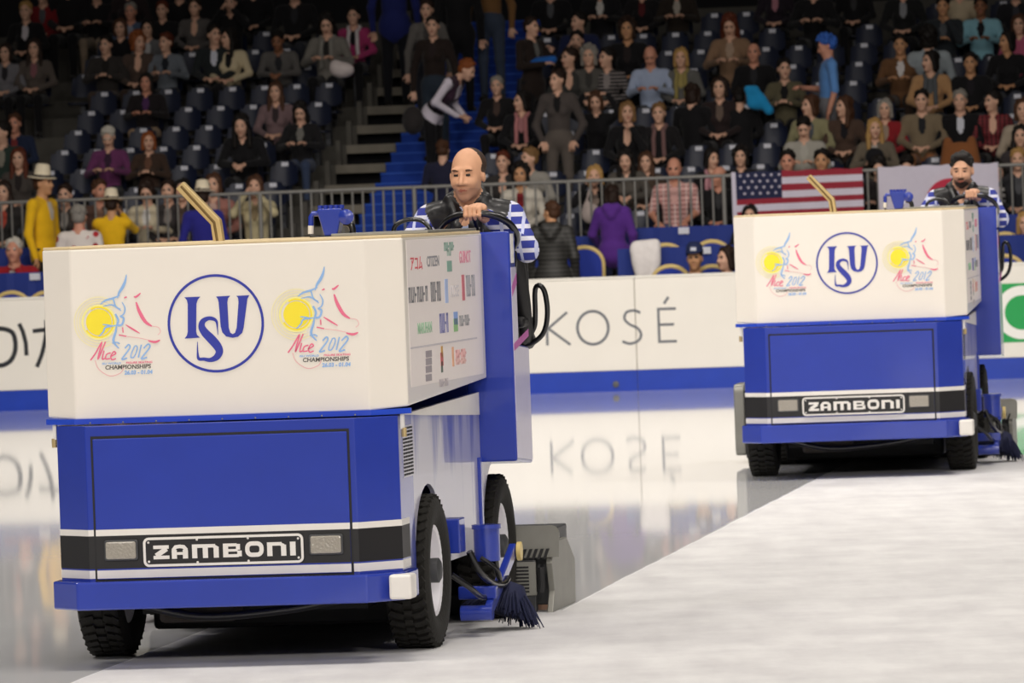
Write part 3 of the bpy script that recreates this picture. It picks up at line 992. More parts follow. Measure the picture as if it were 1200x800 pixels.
# ================================================================== SPECTATORS
PZ = {
    'ml': dict(pose='sit'), 'fl': dict(pose='sit', fem=True),
    'mlL': dict(pose='sit', hy=-.7), 'flL': dict(pose='sit', fem=True, hy=-.8), 'flR': dict(pose='sit', fem=True, hy=.7, hp=.1),
    'mlR': dict(pose='sit', hy=.6), 'mc': dict(pose='sit', aR='cross', aL='cross', hy=-.2), 'fc': dict(pose='sit', aR='cross', aL='cross', fem=True, hy=.25),
    'md': dict(pose='sit', hp=.5, aR='hold', aL='hold'), 'fd': dict(pose='sit', fem=True, hp=.5, aR='hold', aL='hold'),
    'mf': dict(pose='sit', aR='face', aL='cross'), 'ff': dict(pose='sit', fem=True, aR='face', aL='lap', hy=.2),
    'fp': dict(pose='sit', fem=True, aR='camera', aL='camera'), 'fh': dict(pose='sit', fem=True, aR='head', aL='head', hp=.25, lean=.1),
    'fk': dict(pose='sit', fem=True, aR='fore', aL='fore', lean=.35, hp=.1), 'mk': dict(pose='sit', aR='fore', aL='fore', lean=.3, hp=.2),
    'mh': dict(pose='sit', aR='hold', aL='hold'), 'fhd': dict(pose='sit', fem=True, aR='hold', aL='hold', hy=-.4),
    'sf': dict(pose='stand', fem=True, aR='down', aL='down', coat=False), 'sm': dict(pose='stand', aR='down', aL='down', coat=True),
    'sfp': dict(pose='stand', fem=True, aR='pocket', aL='pocket', coat=False, hy=-.6), 'mrk': dict(pose='sit', bare=True, aR='knee', aL='knee', hp=.15), 'smr': dict(pose='stand', aR='rail', aL='rail', hp=.1, coat=False),
    'smc': dict(pose='stand', aR='camera', aL='camera'), 'smL': dict(pose='stand', bare=True, aR='down', aL='hold', hy=0., hp=.35, coat=False),
    'sfb': dict(pose='stand', fem=True, sleeve=True, aR='hold', aL='hold', lean=.75, hp=.2, coat=False), 'smk': dict(pose='stand', aR='cup', aL='hold'),
    'sfk': dict(pose='stand', fem=True, aR='rail', aL='rail', lean=.5, hp=-.1), 'sfd': dict(pose='stand', bulk=1.22, hood=True, fem=True, aR='rail', aL='down', hy=.5, coat=True),
    'smh': dict(pose='stand', bulk=1.2, hood=True, aR='down', aL='down', hy=.9),
}
DG, BK, NV, GY, BN, CR = '2b2a2c', '141316', '1a2140', '6b6a6b', '3d2f26', 'cdbd9c'
stripe_sw = stripes_mat('striped_jumper', '1d1a1c', '8c8482', 'Z', 22, .35)
plaid_pink = stripes_mat('pink_plaid', 'd8a9a2', '9a5a5e', 'Z', 20, .25, 'e9d9d2', freq2=16)
dots_red = None


def dots_material():
    m = bpy.data.materials.new('red_dots'); m.use_nodes = True; nt = m.node_tree; b = nt.nodes['Principled BSDF']
    tc = nt.nodes.new('ShaderNodeTexCoord'); vo = nt.nodes.new('ShaderNodeTexVoronoi'); vo.inputs['Scale'].default_value = 8.5; vo.inputs['Randomness'].default_value = .45
    nt.links.new(tc.outputs['Object'], vo.inputs['Vector'])
    lt = nt.nodes.new('ShaderNodeMath'); lt.operation = 'LESS_THAN'; lt.inputs[1].default_value = .34; nt.links.new(vo.outputs['Distance'], lt.inputs[0])
    mx = nt.nodes.new('ShaderNodeMix'); mx.data_type = 'RGBA'; mx.inputs['A'].default_value = (*lin('e8ded6'), 1); mx.inputs['B'].default_value = (*lin('b5242c'), 1)
    nt.links.new(lt.outputs[0], mx.inputs['Factor']); nt.links.new(mx.outputs['Result'], b.inputs['Base Color']); b.inputs['Roughness'].default_value = .8
    return m


dots_red = dots_material()
puffer = stripes_mat('quilted_black', '3a3936', '171615', 'Z', 20, .28, rough=.55)
redpat = stripes_mat('red_pattern', '6b1d22', '241417', 'Z', 26, .45, '8a3038', freq2=19)
scarfbw = stripes_mat('bw_scarf', 'b9b6b2', '1a191a', 'Z', 13, .5)

# x, y of the head's middle in the photo, pose, turn (degrees, 0 = towards the ice), hair, hair colour, (top, below, trousers), label, extras
CROWD = [
 (30, 13, 'fl', 0, 'short', 'bl', (BK, 'c9c2c8', BK), 'older spectator with pale hair, black jacket and white top, upper left corner', {}),
 (50, -6, 'ml', 0, 'short', 'db', ('7a1a20', '55565a', BK), 'spectator in a dark red jacket at the top left edge', {}),
 (6, 62, 'fl', 0, 'bob', 'db', ('77757a', '2c2a2e', BK), 'spectator in a grey jacket at the left edge of the sixth row', {}),
 (40, 57, 'fl', 0, 'long', 'db', ('5b524c', '8a5a60', BK), 'spectator with glasses, grey brown cardigan over a rose shirt, left', {}),
 (113, -8, 'mh', 0, 'short', 'bk', (BK, BK, '8b7a68'), 'large spectator all in black at the top edge, pale trousers', {}),
 (124, 53, 'mc', 0, 'short', 'bk', ('34302e', '24211f', '4a3d35'), 'man with folded arms in a dark patterned jumper', {}),
 (141, 33, 'fl', 0, 'bob', 'br', (BK, BK, BK), 'spectator in black with a brown fringe above the folded arms man', {}),
 (153, 14, 'ml', 0, 'crop', 'gy', ('4d5d78', '9aa0b0', NV), 'man in a slate blue shirt near the top left', {'sk': 'r'}),
 (162, 49, 'flR', 0, 'curly', 'or', ('4f4038', 'skin', BN), 'ginger haired spectator in a brown cardigan looking right', {}),
 (173, 34, 'fl', 0, 'bob', 'bk', ('6c6c6e', 'c8c6c6', BK), 'dark haired spectator in a grey cardigan and white top', {}),
 (190, 12, 'fl', 0, 'short', 'rb', (BK, BK, BK), 'red haired spectator with glasses in black near the top left', {}),
 (194, 50, 'fhd', 0, 'short', 'rb', ('6a7078', '20242c', BK), 'spectator with cropped auburn hair and grey jacket holding a bag', {}),
 (171, 97, 'mh', 0, 'bob', 'bk', ('1f1a1c', '51305c', 'a58a6c'), 'spectator in a dark jacket and purple shirt with beige trousers', {'sk': 'r'}),
 (228, 9, 'fl', 0, 'tied', 'db', ('5a5654', 'skin', BK), 'bare necked spectator in a grey top near the top', {}),
 (251, 41, 'mlR', 0, 'short', 'bk', ('23282a', 'd6d8e4', BK), 'man in a dark jumper with a white collar beside the cream jacket', {}),
 (268, 45, 'flL', 0, 'long', 'bk', ('d2c2a0', '1c1a1e', BK), 'black haired spectator in a cream jacket leaning on her neighbour', {}),
 (270, 4, 'fp', 0, 'short', 'bk', (BK, BK, BK), 'spectator in black with hands at the face, top edge', {}),
 (325, 48, 'mk', 0, 'short', 'bk', ('5d5a58', '2a2a2e', DG), 'man in a grey jacket over a striped shirt', {'sk': 'd'}),
 (383, 27, 'fd', 0, 'long', 'bk', ('7a766f', '2c2a28', BK), 'dark haired spectator with a grey patterned scarf holding a bag', {'scarf': '8a8780'}),
 (414, 19, 'fl', 0, 'short', 'bk', ('a8386a', '18151a', BK), 'spectator in a magenta cardigan with a white scarf by the stairs', {'scarf': 'd8cfd0'}),
 (17, 145, 'ml', 0, 'short', 'br', ('202a44', '8a3a3a', BK), 'brown haired spectator in navy over a red shirt, far left', {'sk': 'r'}),
 (2, 156, 'mlL', 0, 'short', 'bk', ('2c3a34', '8a8478', BK), 'man in profile cut by the left edge', {}),
 (22, 186, 'fl', 0, 'long', 'rb', ('4a4440', '2a2424', BK), 'auburn haired spectator in a grey brown jacket behind the yellow blazer', {}),
 (127, 161, 'fd', 0, 'short', 'wh', ('6b3560', '3a2438', BK), 'white haired spectator in a purple jacket with a paper', {}),
 (174, 166, 'fc', 0, 'bob', 'or', ('3f2f26', '6b4a3a', BK), 'red blond spectator with folded arms in dark brown', {}),
 (283, 147, 'fk', 0, 'long', 'bk', (BK, BK, BK), 'black clad spectator bending forward alone in the left block', {}),
 (323, 108, 'fl', 0, 'long', 'br', ('7d6668', '3a3032', BK), 'long brown haired spectator in a mauve cardigan', {}),
 (352, 131, 'fd', 0, 'long', 'bk', ('1c1b1d', '77756f', '3a4660'), 'black haired spectator looking at a phone beside the mauve cardigan', {}),
 (299, 219, 'fp', 0, 'bob', 'br', ('cfc29a', '8a7a5c', BK), 'spectator in a cream knit jacket with a camera behind the railing', {}),
 (250, 217, 'fl', 0, 'bob', 'br', ('a8746a', 'c9a79a', BK), 'spectator in dusty pink behind the violet jacket', {}),
 (172, 225, 'fd', 0, 'bob', 'db', ('d0c4a8', 'e0dcd6', '9aa0b4'), 'dark haired spectator in a cream jacket behind the railing', {}),
 (197, 224, 'fl', 0, 'short', 'db', ('3a3636', '88807a', BK), 'dark haired spectator right of the cream jacket behind the railing', {}),
 (76, 229, 'fl', 0, 'short', 'db', ('4a4440', 'a09a92', BK), 'spectator with glasses between the two yellow blazers', {}),
 (117, 224, 'mlR', 0, 'short', 'br', ('5a4238', '8a6a58', BK), 'spectator half hidden left of the second straw hat', {'sk': 'r'}),
 (4, 226, 'fl', 0, 'long', 'db', ('33302f', 'b04a3a', BK), 'spectator in dark clothes at the left end of the railing', {}),
 (214, 223, 'fl', 0, 'bob', 'bk', ('2a2426', '5a4a44', BK), 'spectator in black left of the violet jacket', {}),
 # right block, upper rows
 (623, 32, 'smk', 55, 'short', 'db', ('261c18', '6a6a66', BK), 'man in a dark brown coat standing by the stairs with a cup', {}),
 (678, 26, 'mlL', 0, 'short', 'bk', ('1c2448', '777a84', BK), 'man in a navy jacket looking left, upper middle', {}),
 (676, 48, 'fp', 0, 'short', 'bk', ('1d1a1d', '1d1a1d', BK), 'spectator raising a small white camera', {}),
 (667, 68, 'flL', 0, 'tied', 'db', ('3a3a38', 'skin', BK), 'spectator with glasses in profile wearing dark grey', {}),
 (690, 66, 'fl', 0, 'curly', 'gy', ('55534f', '3c3a38', BK), 'spectator with curly grey hair behind the standing blazer', {}),
 (735, 34, 'fl', 0, 'curly', 'db', (BK, '2a2222', BK), 'spectator with big dark curls in black, hands in lap', {'sk': 'm'}),
 (711, 68, 'flL', 0, 'short', 'bk', ('1d1a1c', '8c8482', BK), 'spectator in profile in a striped jumper', {'top_mat': stripe_sw}),
 (762, 66, 'md', 0, 'bald', 'db', ('a9b6d0', 'a9b6d0', BK), 'bald man in a pale blue shirt looking down', {'sk': 'r'}),
 (798, 68, 'fl', 0, 'bob', 'bl', ('63625f', 'a2935a', BK), 'blond spectator in a grey jacket with an olive scarf', {'scarf': '9c8e55'}),
 (855, 29, 'fd', 0, 'long', 'rb', ('8a6d55', 'a8907c', BK), 'long red haired spectator in a light brown coat with a phone', {}),
 (883, 62, 'ml', 0, 'fringe', 'db', (BK, '2a2a2e', BK), 'balding man in a black jacket, upper middle right', {'sk': 'r'}),
 (582, 101, 'fl', 0, 'short', 'gy', ('171517', '4a3a34', BK), 'spectator with glasses and cropped grey hair in black', {}),
 (611, 119, 'flL', 0, 'bob', 'bk', (BK, 'b07a7c', BK), 'black haired spectator with a pink scarf', {'scarf': 'c07f80'}),
 (653, 94, 'sfp', 0, 'tied', 'db', ('4c4542', '151416', '5e5650'), 'standing spectator in a grey brown blazer and grey trousers', {}),
 (698, 119, 'fh', 0, 'bob', 'br', (BK, BK, BK), 'brown haired spectator with both hands on the head', {}),
 (735, 132, 'ff', 0, 'bob', 'lb', (BK, 'skin', BK), 'spectator in black with a hand over the mouth', {}),
 (772, 133, 'fl', 0, 'short', 'lb', ('191719', '171517', BK), 'spectator with short fair hair and a mauve brown scarf', {'scarf': '7a5c5a'}),
 (812, 110, 'ml', 160, 'bob', 'db', (BK, BK, BK), 'spectator in black turned away with a grey bag strap', {}),
 (843, 103, 'fl', 0, 'bob', 'db', ('2a1f1f', '6a5a50', BK), 'dark haired spectator between the two turned backs', {}),
 (867, 114, 'ml', 180, 'short', 'bk', (BK, BK, BK), 'broad spectator in black seen from the back', {}),
 (919, 81, 'fc', 0, 'tied', 'bk', ('5c5642', '161517', BK), 'spectator in an olive jacket with folded arms', {}),
 (968, 54, 'smL', -75, 'wig', 'bk', ('5f90cf', '5f90cf', '77767a'), 'standing man in a light blue shirt and a curly blue wig', {'sk': 'r'}),
 (1055, 53, 'mh', 0, 'short', 'bk', ('6a4a30', 'd8d2d0', BN), 'man in a brown jacket with white collar clapping', {'sk': 'm'}),
 (1090, 72, 'flL', 0, 'bob', 'bk', ('b38a60', '55595c', BK), 'black haired spectator in a tan trench coat and grey scarf', {'scarf': '565a5e'}),
 (1137, 74, 'ml', 0, 'short', 'bk', (BK, '201c22', BK), 'black haired man in a black jacket beside the tan trench coat', {'sk': 'm'}),
 (1180, 49, 'flL', 0, 'bob', 'bk', (BK, BK, '3a3f4c'), 'black haired spectator looking left with something yellow', {'sk': 'm'}),
 (1105, 8, 'mf', 0, 'short', 'bk', ('2a2f34', '55585c', BK), 'man with glasses and a hand on his chin, upper right', {'sk': 'm'}),
 (1149, 8, 'mh', 0, 'short', 'bk', ('86b6c4', '1b1a1e', BK), 'spectator in a pale turquoise jacket with a cream collar', {'sk': 'd'}),
 (1194, 29, 'fl', 0, 'bob', 'br', ('b85a78', 'b85a78', BK), 'spectator in pink at the right edge', {}),
 (1088, 44, 'ml', 180, 'curly', 'bk', ('9aa3a8', '9aa3a8', BK), 'spectator with a mass of black hair seen from behind, pale grey top', {}),
 (1124, -14, 'fl', 0, 'bob', 'db', ('bfae92', 'bfae92', BK), 'spectator in a cream jumper at the top right edge', {}),
 (949, 124, 'flL', 0, 'bob', 'br', ('8f8a68', '565a60', BK), 'brown haired spectator in a pale olive jacket', {}),
 (942, 150, 'md', 0, 'short', 'bk', ('a8a49a', 'b4b0a6', '77706a'), 'young man in a pale grey hooded top looking down', {}),
 (989, 125, 'flL', 0, 'long', 'br', ('4c3a30', '17151a', BK), 'long haired spectator in a brown coat with a programme', {}),
 (1037, 128, 'fl', 0, 'bob', 'gy', ('8c1f26', 'a08a78', BK), 'older spectator in a red coat with grey hair', {}),
 (1025, 151, 'fc', 0, 'long', 'bl', ('6a6052', 'a8a09a', BK), 'blond spectator with folded arms in a taupe coat', {}),
 (1080, 118, 'ml', 0, 'short', 'bk', ('7d6e58', '232428', '8a5a34'), 'man in a beige tweed blazer', {}),
 (1125, 118, 'ml', 0, 'short', 'gy', ('121114', 'd4d6e0', BK), 'grey haired man in a black jumper with a white collar', {}),
 (1163, 119, 'flL', 0, 'tied', 'bk', ('6b1d22', 'skin', BK), 'spectator in a red and black patterned top', {'top_mat': redpat}),
 (1199, 128, 'fl', 0, 'bob', 'br', ('a89a88', 'a89a88', BK), 'spectator in beige cut by the right edge', {}),
 # row right behind the railing
 (519, 176, 'ml', 180, 'short', 'br', ('23243a', '23243a', BK), 'man in a dark navy jacket seen from behind at the foot of the stairs', {}),
 (589, 190, 'fl', 0, 'short', 'rb', ('33302f', 'skin', BK), 'auburn spectator in a dark patterned top right of the bald driver', {}),
 (620, 186, 'flL', 0, 'short', 'lb', ('9a968e', '9a968e', BK), 'fair haired spectator in profile wearing a grey top', {}),
 (610, 205, 'fl', 0, 'curly', 'bk', ('d2cbbd', '7a1f26', BK), 'curly black haired spectator in a white cardigan over dark red', {'sk': 'm'}),
 (697, 207, 'fp', 0, 'bob', 'bl', ('1c1a1d', '8a7a70', BK), 'blond spectator with binoculars and a white bag', {}),
 (733, 188, 'fk', 0, 'long', 'bk', ('55504a', '55504a', BK), 'black haired spectator leaning on the railing', {}),
 (757, 190, 'fl', 0, 'long', 'br', ('4a3c32', '6a5444', BK), 'brown haired spectator behind the one leaning on the railing', {}),
 (790, 198, 'mrk', 0, 'short', 'db', ('d8a9a2', 'd8a9a2', '3a4a78'), 'man with glasses in a pink plaid shirt at the railing', {'top_mat': plaid_pink, 'sk': 'r', 'hairx': 'fringe'}),
 (834, 186, 'flR', 0, 'bob', 'bk', (BK, 'b08088', BK), 'dark bobbed spectator with a pale pink scarf', {'scarf': 'c9929a'}),
 (868, 184, 'fl', 0, 'curly', 'bk', ('1a1618', '5a1f24', BK), 'spectator with a cloud of dark curls above the striped flag', {}),
 (842, 207, 'mlL', 0, 'fringe', 'br', ('1a1a1c', '3a3a3c', BK), 'balding man behind the railing left of the striped flag', {'sk': 'r'}),
 (923, 190, 'ml', 0, 'short', 'bk', ('2a2a2e', 'd8d6da', BK), 'man with a white collar looking over the striped flag', {'sk': 'r'}),
 (963, 189, 'mf', 0, 'short', 'bk', ('1c1c20', 'd8d6da', BK), 'man drinking from a white cup above the striped flag', {'sk': 'm'}),
 (1063, 195, 'md', 0, 'short', 'bk', (BK, BK, BK), 'dark haired spectator bowed behind the white flag', {}),
 (1030, 196, 'fd', 0, 'bob', 'bk', ('241f20', '241f20', BK), 'spectator in black bowed above the white flag', {}),
 (1196, 160, 'fl', 0, 'long', 'bk', ('3a3436', 'a58a7a', BK), 'long dark haired spectator at the right edge above the boy', {}),
 (1193, 187, 'ml', 0, 'short', 'bl', ('2c2c30', '55565a', BK), 'blond boy at the right edge', {'small': 1}),
 (1170, 207, 'fl', 0, 'bob', 'bk', ('19181a', 'b9b6b2', BK), 'spectator with a black and white striped scarf by the white flag', {'scarfm': 'bw'}),
 # cut by the upper edge
 (645, -14, 'ml', 0, 'short', 'bk', (BK, '55565a', BK), 'spectator in black at the top edge right of the stairs', {}),
 (703, -16, 'mh', 0, 'short', 'db', ('17161a', 'cfcbc6', BK), 'spectator in a dark jacket and white shirt at the top edge', {}),
 (752, -14, 'fl', 0, 'bob', 'bk', ('181619', '5a2024', BK), 'spectator in black at the top edge above the big dark curls', {}),
 (793, -16, 'mh', 0, 'short', 'db', ('2c241e', 'b0a89c', BK), 'spectator in a dark brown jacket with a cup at the top edge', {}),
 (908, -20, 'fl', 0, 'bob', 'db', ('241c26', 'b07a86', BK), 'spectator in dark plum over pink at the top edge', {}),
 (953, -16, 'fd', 0, 'bob', 'bk', (BK, BK, BK), 'spectator in black reading a paper at the top edge', {}),
 (1000, -20, 'ml', 0, 'short', 'bk', (BK, '3a3a3c', BK), 'spectator in black at the top edge over empty seats', {}),
 (1058, -16, 'fl', 0, 'bob', 'bk', ('1a1b1c', '8a8c90', BK), 'spectator in black with pale trim at the top edge', {}),
 (210, -10, 'ml', 0, 'short', 'bk', (BK, BK, BK), 'spectator in black at the top edge of the left block', {}),
 (345, -10, 'ml', 0, 'short', 'bk', (BK, '2a2a2e', '30323a'), 'spectator in black at the top edge left of the stairs', {}),
 (80, -20, 'ml', 0, 'short', 'bk', (BK, BK, BK), 'dark clad spectator in the top left corner', {}),
 (150, -18, 'fl', 0, 'bob', 'bk', ('2a2022', '3a3032', BK), 'dark spectator above the slate blue shirt', {}),
 (297, -16, 'ml', 0, 'short', 'bk', (BK, BK, BK), 'black clad spectator on the top edge above the cream jacket', {}),
 (1190, -10, 'ml', 0, 'short', 'bk', ('1d1d22', '3a3a40', BK), 'dark clad spectator in the top right corner', {}),
]

GRP = 'spectators in the stand'
SITTERS = []          # (row, u)


def body_of(pz):
    kw = PZ[pz]; key = tuple(sorted(kw.items()))
    if key not in BODY: BODY[key] = make_body(**kw)
    return kw, BODY[key][1].translation.copy()


for (px, py, pz, turn, hair, hc, cols, label, ex) in CROWD:
    kw, hl = body_of(pz)
    stand_up = kw['pose'] == 'stand'
    rz = math.radians(turn)
    off = Matrix.Rotation(rz, 3, 'Z') @ hl
    best = None
    for k in range(KMIN, KMAX + 1):
        v = row_v(k) - .05 - (.15 if stand_up else 0)
        u, z = A.on_v(px, py, v + off.y)
        sc = (z - row_z(k)) / hl.z
        if best is None or abs(sc - 1) < abs(best[2] - 1): best = (k, u - off.x, sc, v)
    k, u, sc, v = best
    sc = min(1.08, max(.90, sc))
    o = person(A.w(u, v, row_z(k)), -A.yaw + rz, sc, kw, ex.get('hairx', hair), hc, cols, label, GRP, ex.get('sk', 'p'), None, ex.get('scarf') or ('bbbbbb' if ex.get('scarfm') else None), ex.get('top_mat'))
    if ex.get('scarfm'):
        for ch in o.children:
            if ch.name.startswith('scarf'): set_mat(ch, 0, scarfbw)
    if not (stand_up and AL - .3 < u < AR + .3): SITTERS.append((k, u, label, stand_up))

# ------------------------------------------------------------------ people standing in the aisle: feet on the steps
AISLE = [
 (460, -48, 'sm', 180, 'short', 'bk', ('1f2766', '1f2766', '15161c'), 'tall person in a royal blue jacket standing on the stairs, back turned', 2.2, {}),
 (507, 31, 'sf', 0, 'short', 'bk', ('261c18', '2a2020', '2a3440'), 'person in a dark brown jacket and jeans standing on the stairs', 2.6, {}),
 (500, 12, 'sf', 0, 'short', 'db', ('66625e', '4a4644', '2a2c34'), 'person in a grey jacket behind the brown jacket on the stairs', 4.0, {}),
 (572, -44, 'sf', 0, 'bob', 'db', ('7a5733', 'c9bccb', '3c4658'), 'person in a brown jacket, jeans and tan boots high on the stairs', 3.9, {}),
 (536, -32, 'sm', 180, 'short', 'bk', (BK, BK, BK), 'person all in black standing high on the stairs', 4.6, {}),
 (548, 82, 'sfb', 75, 'short', 'or', ('3b2637', 'dcd4e0', BK), 'red haired attendant in a plum waistcoat bending over beside the stairs', 1.0, {'white': 1}),
]
for (px, py, pz, turn, hair, hc, cols, label, kk, ex) in AISLE:
    kw, hl = body_of(pz); rz = math.radians(turn)
    off = Matrix.Rotation(rz, 3, 'Z') @ hl
    v = row_v(kk)
    u, z = A.on_v(px, py, v + off.y)
    # nearest stair step below
    best = min(((abs((z - row_z(k / 2)) / hl.z - 1), k / 2) for k in range(-2, 20)), key=lambda t: t[0])
    kz = best[1]; v = row_v(kz) - .47 + .22
    u, z = A.on_v(px, py, v + off.y)
    sc = min(1.1, max(.88, (z - row_z(kz)) / hl.z))
    o = person(A.w(u - off.x, v, row_z(kz)), -A.yaw + rz, sc, kw, hair, hc, cols, label, 'people on the stairs', ex.get('sk', 'p'))

# ------------------------------------------------------------------ people between the boards and the railing
FLOORP = [
 # px, py, pose, turn, hair, colour, cols, label, v, tier height, extras
 (51, 215, 'sm', 70, 'short', 'br', ('f2bd1c', 'c9c0b4', '33302c'), 'man in a yellow blazer and straw hat standing in profile at far left', 2.86, .70, {'hat': 'panama', 'sk': 'm'}),
 (93, 254, 'sm', 180, 'crop', 'gy', ('e8ded6', 'e8ded6', '3a3a40'), 'grey haired person in a white jacket with red spots seen from behind', 2.35, .38, {'top_mat': 'dots', 'sk': 'r'}),
 (131, 240, 'smc', 180, 'short', 'db', ('f2bd1c', 'f2bd1c', '33302c'), 'man in a yellow blazer and straw hat seen from behind taking a photo', 2.86, .70, {'hat': 'panama', 'sk': 'm'}),
 (238, 231, 'sm', 180, 'short', 'db', ('2b2a86', '2b2a86', '22222a'), 'man in a violet blue blazer and straw hat seen from behind', 2.86, .70, {'hat': 'panama'}),
 (16, 294, 'mf', 0, 'crop', 'wh', ('a01f2a', 'd8d4d6', '2a2a30'), 'white haired man in a red jacket resting his head on his hand', 2.35, .38, {'sk': 'r'}),
 (646, 249, 'smh', 180, 'crop', 'br', ('2a2927', '2a2927', '1a1a1e'), 'man in a black quilted jacket seen from behind at the boards', 1.75, .38, {'top_mat': 'puffer', 'sk': 'm'}),
 (717, 228, 'sfd', 180, 'bob', 'db', ('5a2f8a', '5a2f8a', '1c2140'), 'person in a purple rain jacket and navy trousers seen from behind', 2.86, .70, {}),
 (814, 303, 'ml', 0, 'crop', 'bk', ('2c3034', '55585c', BK), 'man in a navy cap seated low behind the boards', 1.0, .12, {'hat': 'cap', 'sk': 'm'}),
 (851, 303, 'flL', 0, 'bob', 'db', ('1f1c1c', 'c9b8a0', BK), 'dark haired person seated beside the navy cap behind the boards', 1.0, .12, {}),
 (879, 253, 'fl', 0, 'bob', 'bk', (BK, BK, BK), 'black haired person in front of the striped flag, half hidden by the far tank', 2.86, .70, {}),
 (1202, 262, 'fl', 0, 'bob', 'bl', ('e0d6dc', 'e0d6dc', BK), 'person in white cut by the right edge behind the boards', 2.35, .38, {}),
]
for (px, py, pz, turn, hair, hc, cols, label, v, zf, ex) in FLOORP:
    kw, hl = body_of(pz); rz = math.radians(turn)
    off = Matrix.Rotation(rz, 3, 'Z') @ hl
    u, z = A.on_v(px, py, v + off.y)
    sc = (z - zf) / hl.z
    tm = {'dots': dots_red, 'puffer': puffer}.get(ex.get('top_mat'))
    zf2 = zf
    if sc < .84 or sc > 1.12:
        s2 = min(1.12, max(.84, sc)); zf2 = z - hl.z * s2; sc = s2
    o = person(A.w(u - off.x, v, zf2), -A.yaw + rz, sc, kw, hair, hc, cols, label, 'people between boards and railing', ex.get('sk', 'p'), ex.get('hat'), None, tm)
    if kw['pose'] == 'sit':
        c = copy_tree(gc0); c.location = A.w(u - off.x, v - .02, zf2); c.rotation_euler = (0, 0, -A.yaw); c.scale = (1, 1, .95)
        c['label'] = 'blue chair with arched gold rim under the ' + label.split(' seated')[0].split(' resting')[0].split(' in front')[0].split(' cut')[0]
    print('FLOORP', label[:40], round(sc, 2), round(zf2, 2))

# ------------------------------------------------------------------ stand seats
proto = seat_proto()
first = True
ROWN = ['row right behind the railing', 'second row from the railing', 'third row', 'fourth row', 'fifth row', 'sixth row', 'seventh row', 'eighth row', 'ninth row', 'tenth row', 'eleventh row', 'twelfth row']
PITCH_S = .408
ORD = 'nearest second third fourth fifth sixth seventh eighth ninth tenth eleventh twelfth thirteenth fourteenth fifteenth sixteenth seventeenth eighteenth nineteenth twentieth'.split()
nseat = 0
for k in range(KMIN, 9):
    us = []
    occl = [(q[1], q[2], q[3]) for q in SITTERS if q[0] == k]; occ = [q[0] for q in occl]
    lim = 6.35 + .06 * k
    for side in (-1, 1):
        u = (AL - .30) if side < 0 else (AR + .33)
        n_ = 0
        while -lim - .3 < u < lim:
            if all(abs(u - q) > .27 for q in occ): n_ += 1; us.append((u, None, side, n_))
            u += side * PITCH_S
    for q, lb_, su_ in occl:
        if (q < AL - .2 or q > AR + .2) and not su_: us.append((q, lb_, -1 if q < AL else 1, 0))
    for (u, taken, side, n_) in us:
        s_ = proto if first else copy_tree(proto); first = False; nseat += 1
        s_.location = A.w(u, row_v(k), row_z(k)); s_.rotation_euler = (0, 0, -A.yaw)
        blk = 'left block' if side < 0 else 'right block'
        s_['group'] = ('taken' if taken else 'empty') + ' navy seats, ' + blk + ', ' + ROWN[k - KMIN]
        s_['label'] = ('navy seat under ' + ' '.join(taken.replace(',', '').split()[:12])) if taken else (ORD[n_ - 1] + ' empty navy seat from the stairs, ' + blk + ', ' + ROWN[k - KMIN])
print('SEATS', nseat, 'BODIES', len(BODY))

# ------------------------------------------------------------------ flags, towel, bags
def cloth_sheet(u0_, u1_, z0_, z1_, v, nu, nz, amp, fm, mats, seed):
    mb = MB(); rr = random.Random(seed); ph = [rr.uniform(0, 6) for _ in range(4)]
    for t in (0, .006):
        for j in range(nz + 1):
            for i in range(nu + 1):
                a, b = i / nu, j / nz
                y = amp * (math.sin(a * 17 + ph[0] + b) * .5 + math.sin(a * 31 + ph[1]) * .3) * (1.1 - b) - .012
                sag = .012 * math.sin(a * PI * 5) ** 2 * (b > .99)
                mb.v.append((u0_ + (u1_ - u0_) * a, v + y + t, z0_ + (z1_ - z0_) * b - sag + .02 * a * (1 - b)))
    st = (nu + 1) * (nz + 1)
    for j in range(nz):
        for i in range(nu):
            a0 = j * (nu + 1) + i; m = fm((i + .5) / nu, (j + .5) / nz)
            mb.f.append((a0, a0 + 1, a0 + nu + 2, a0 + nu + 1)); mb.mi.append(m)
            mb.f.append((st + a0, st + a0 + nu + 1, st + a0 + nu + 2, st + a0 + 1)); mb.mi.append(m)
    return mb


fw, fr, fb = pm('flag_white', 'd9d2e0', .8, var=.05), pm('flag_red', '9c2436', .8, var=.1), pm('flag_blue', '1b2146', .8, var=.1)


def flag_fm(a, b):
    if a < .03: return 0
    if a < .39 and b > .50: return 2
    return 1 if int((1 - b) * 8.2) % 2 == 0 else 0


FU0, FU1, WU0, WU1 = [A.on_v(px, 205, RAIL_V - .045)[0] for px in (857, 1011, 1029, 1170)]
fx = cloth_sheet(FU0, FU1, 1.70, 2.325, 0, 60, 40, .03, flag_fm, None, 4)
flag = fx.mesh('flag', [fw, fr, fb], 60)
fo = link('flag', flag, None, label='red and white striped flag with starred blue corner hung on the railing', category='flag')
fo.matrix_world = Matrix.Translation(A.w(0, RAIL_V - .045)) @ Matrix.Rotation(-A.yaw, 4, 'Z')
star = [(.021 * math.cos(PI / 2 + PI * i / 5) * (1 if i % 2 == 0 else .45), .021 * math.sin(PI / 2 + PI * i / 5) * (1 if i % 2 == 0 else .45)) for i in range(10)]
sm_ = MB().prism(star, -.03, -.022, 'y').mesh('star', fw)
for r_ in range(4):
    for c_ in range(6 if r_ % 2 == 0 else 5):
        s_ = link('star', sm_, fo); s_.location = (FU0 + .105 + c_ * .088 + (.044 if r_ % 2 else 0), -.012, 2.280 - r_ * .068)
wf = cloth_sheet(WU0, WU1, 1.74, 2.325, 0, 40, 16, .03, lambda a, b: 0, None, 9)
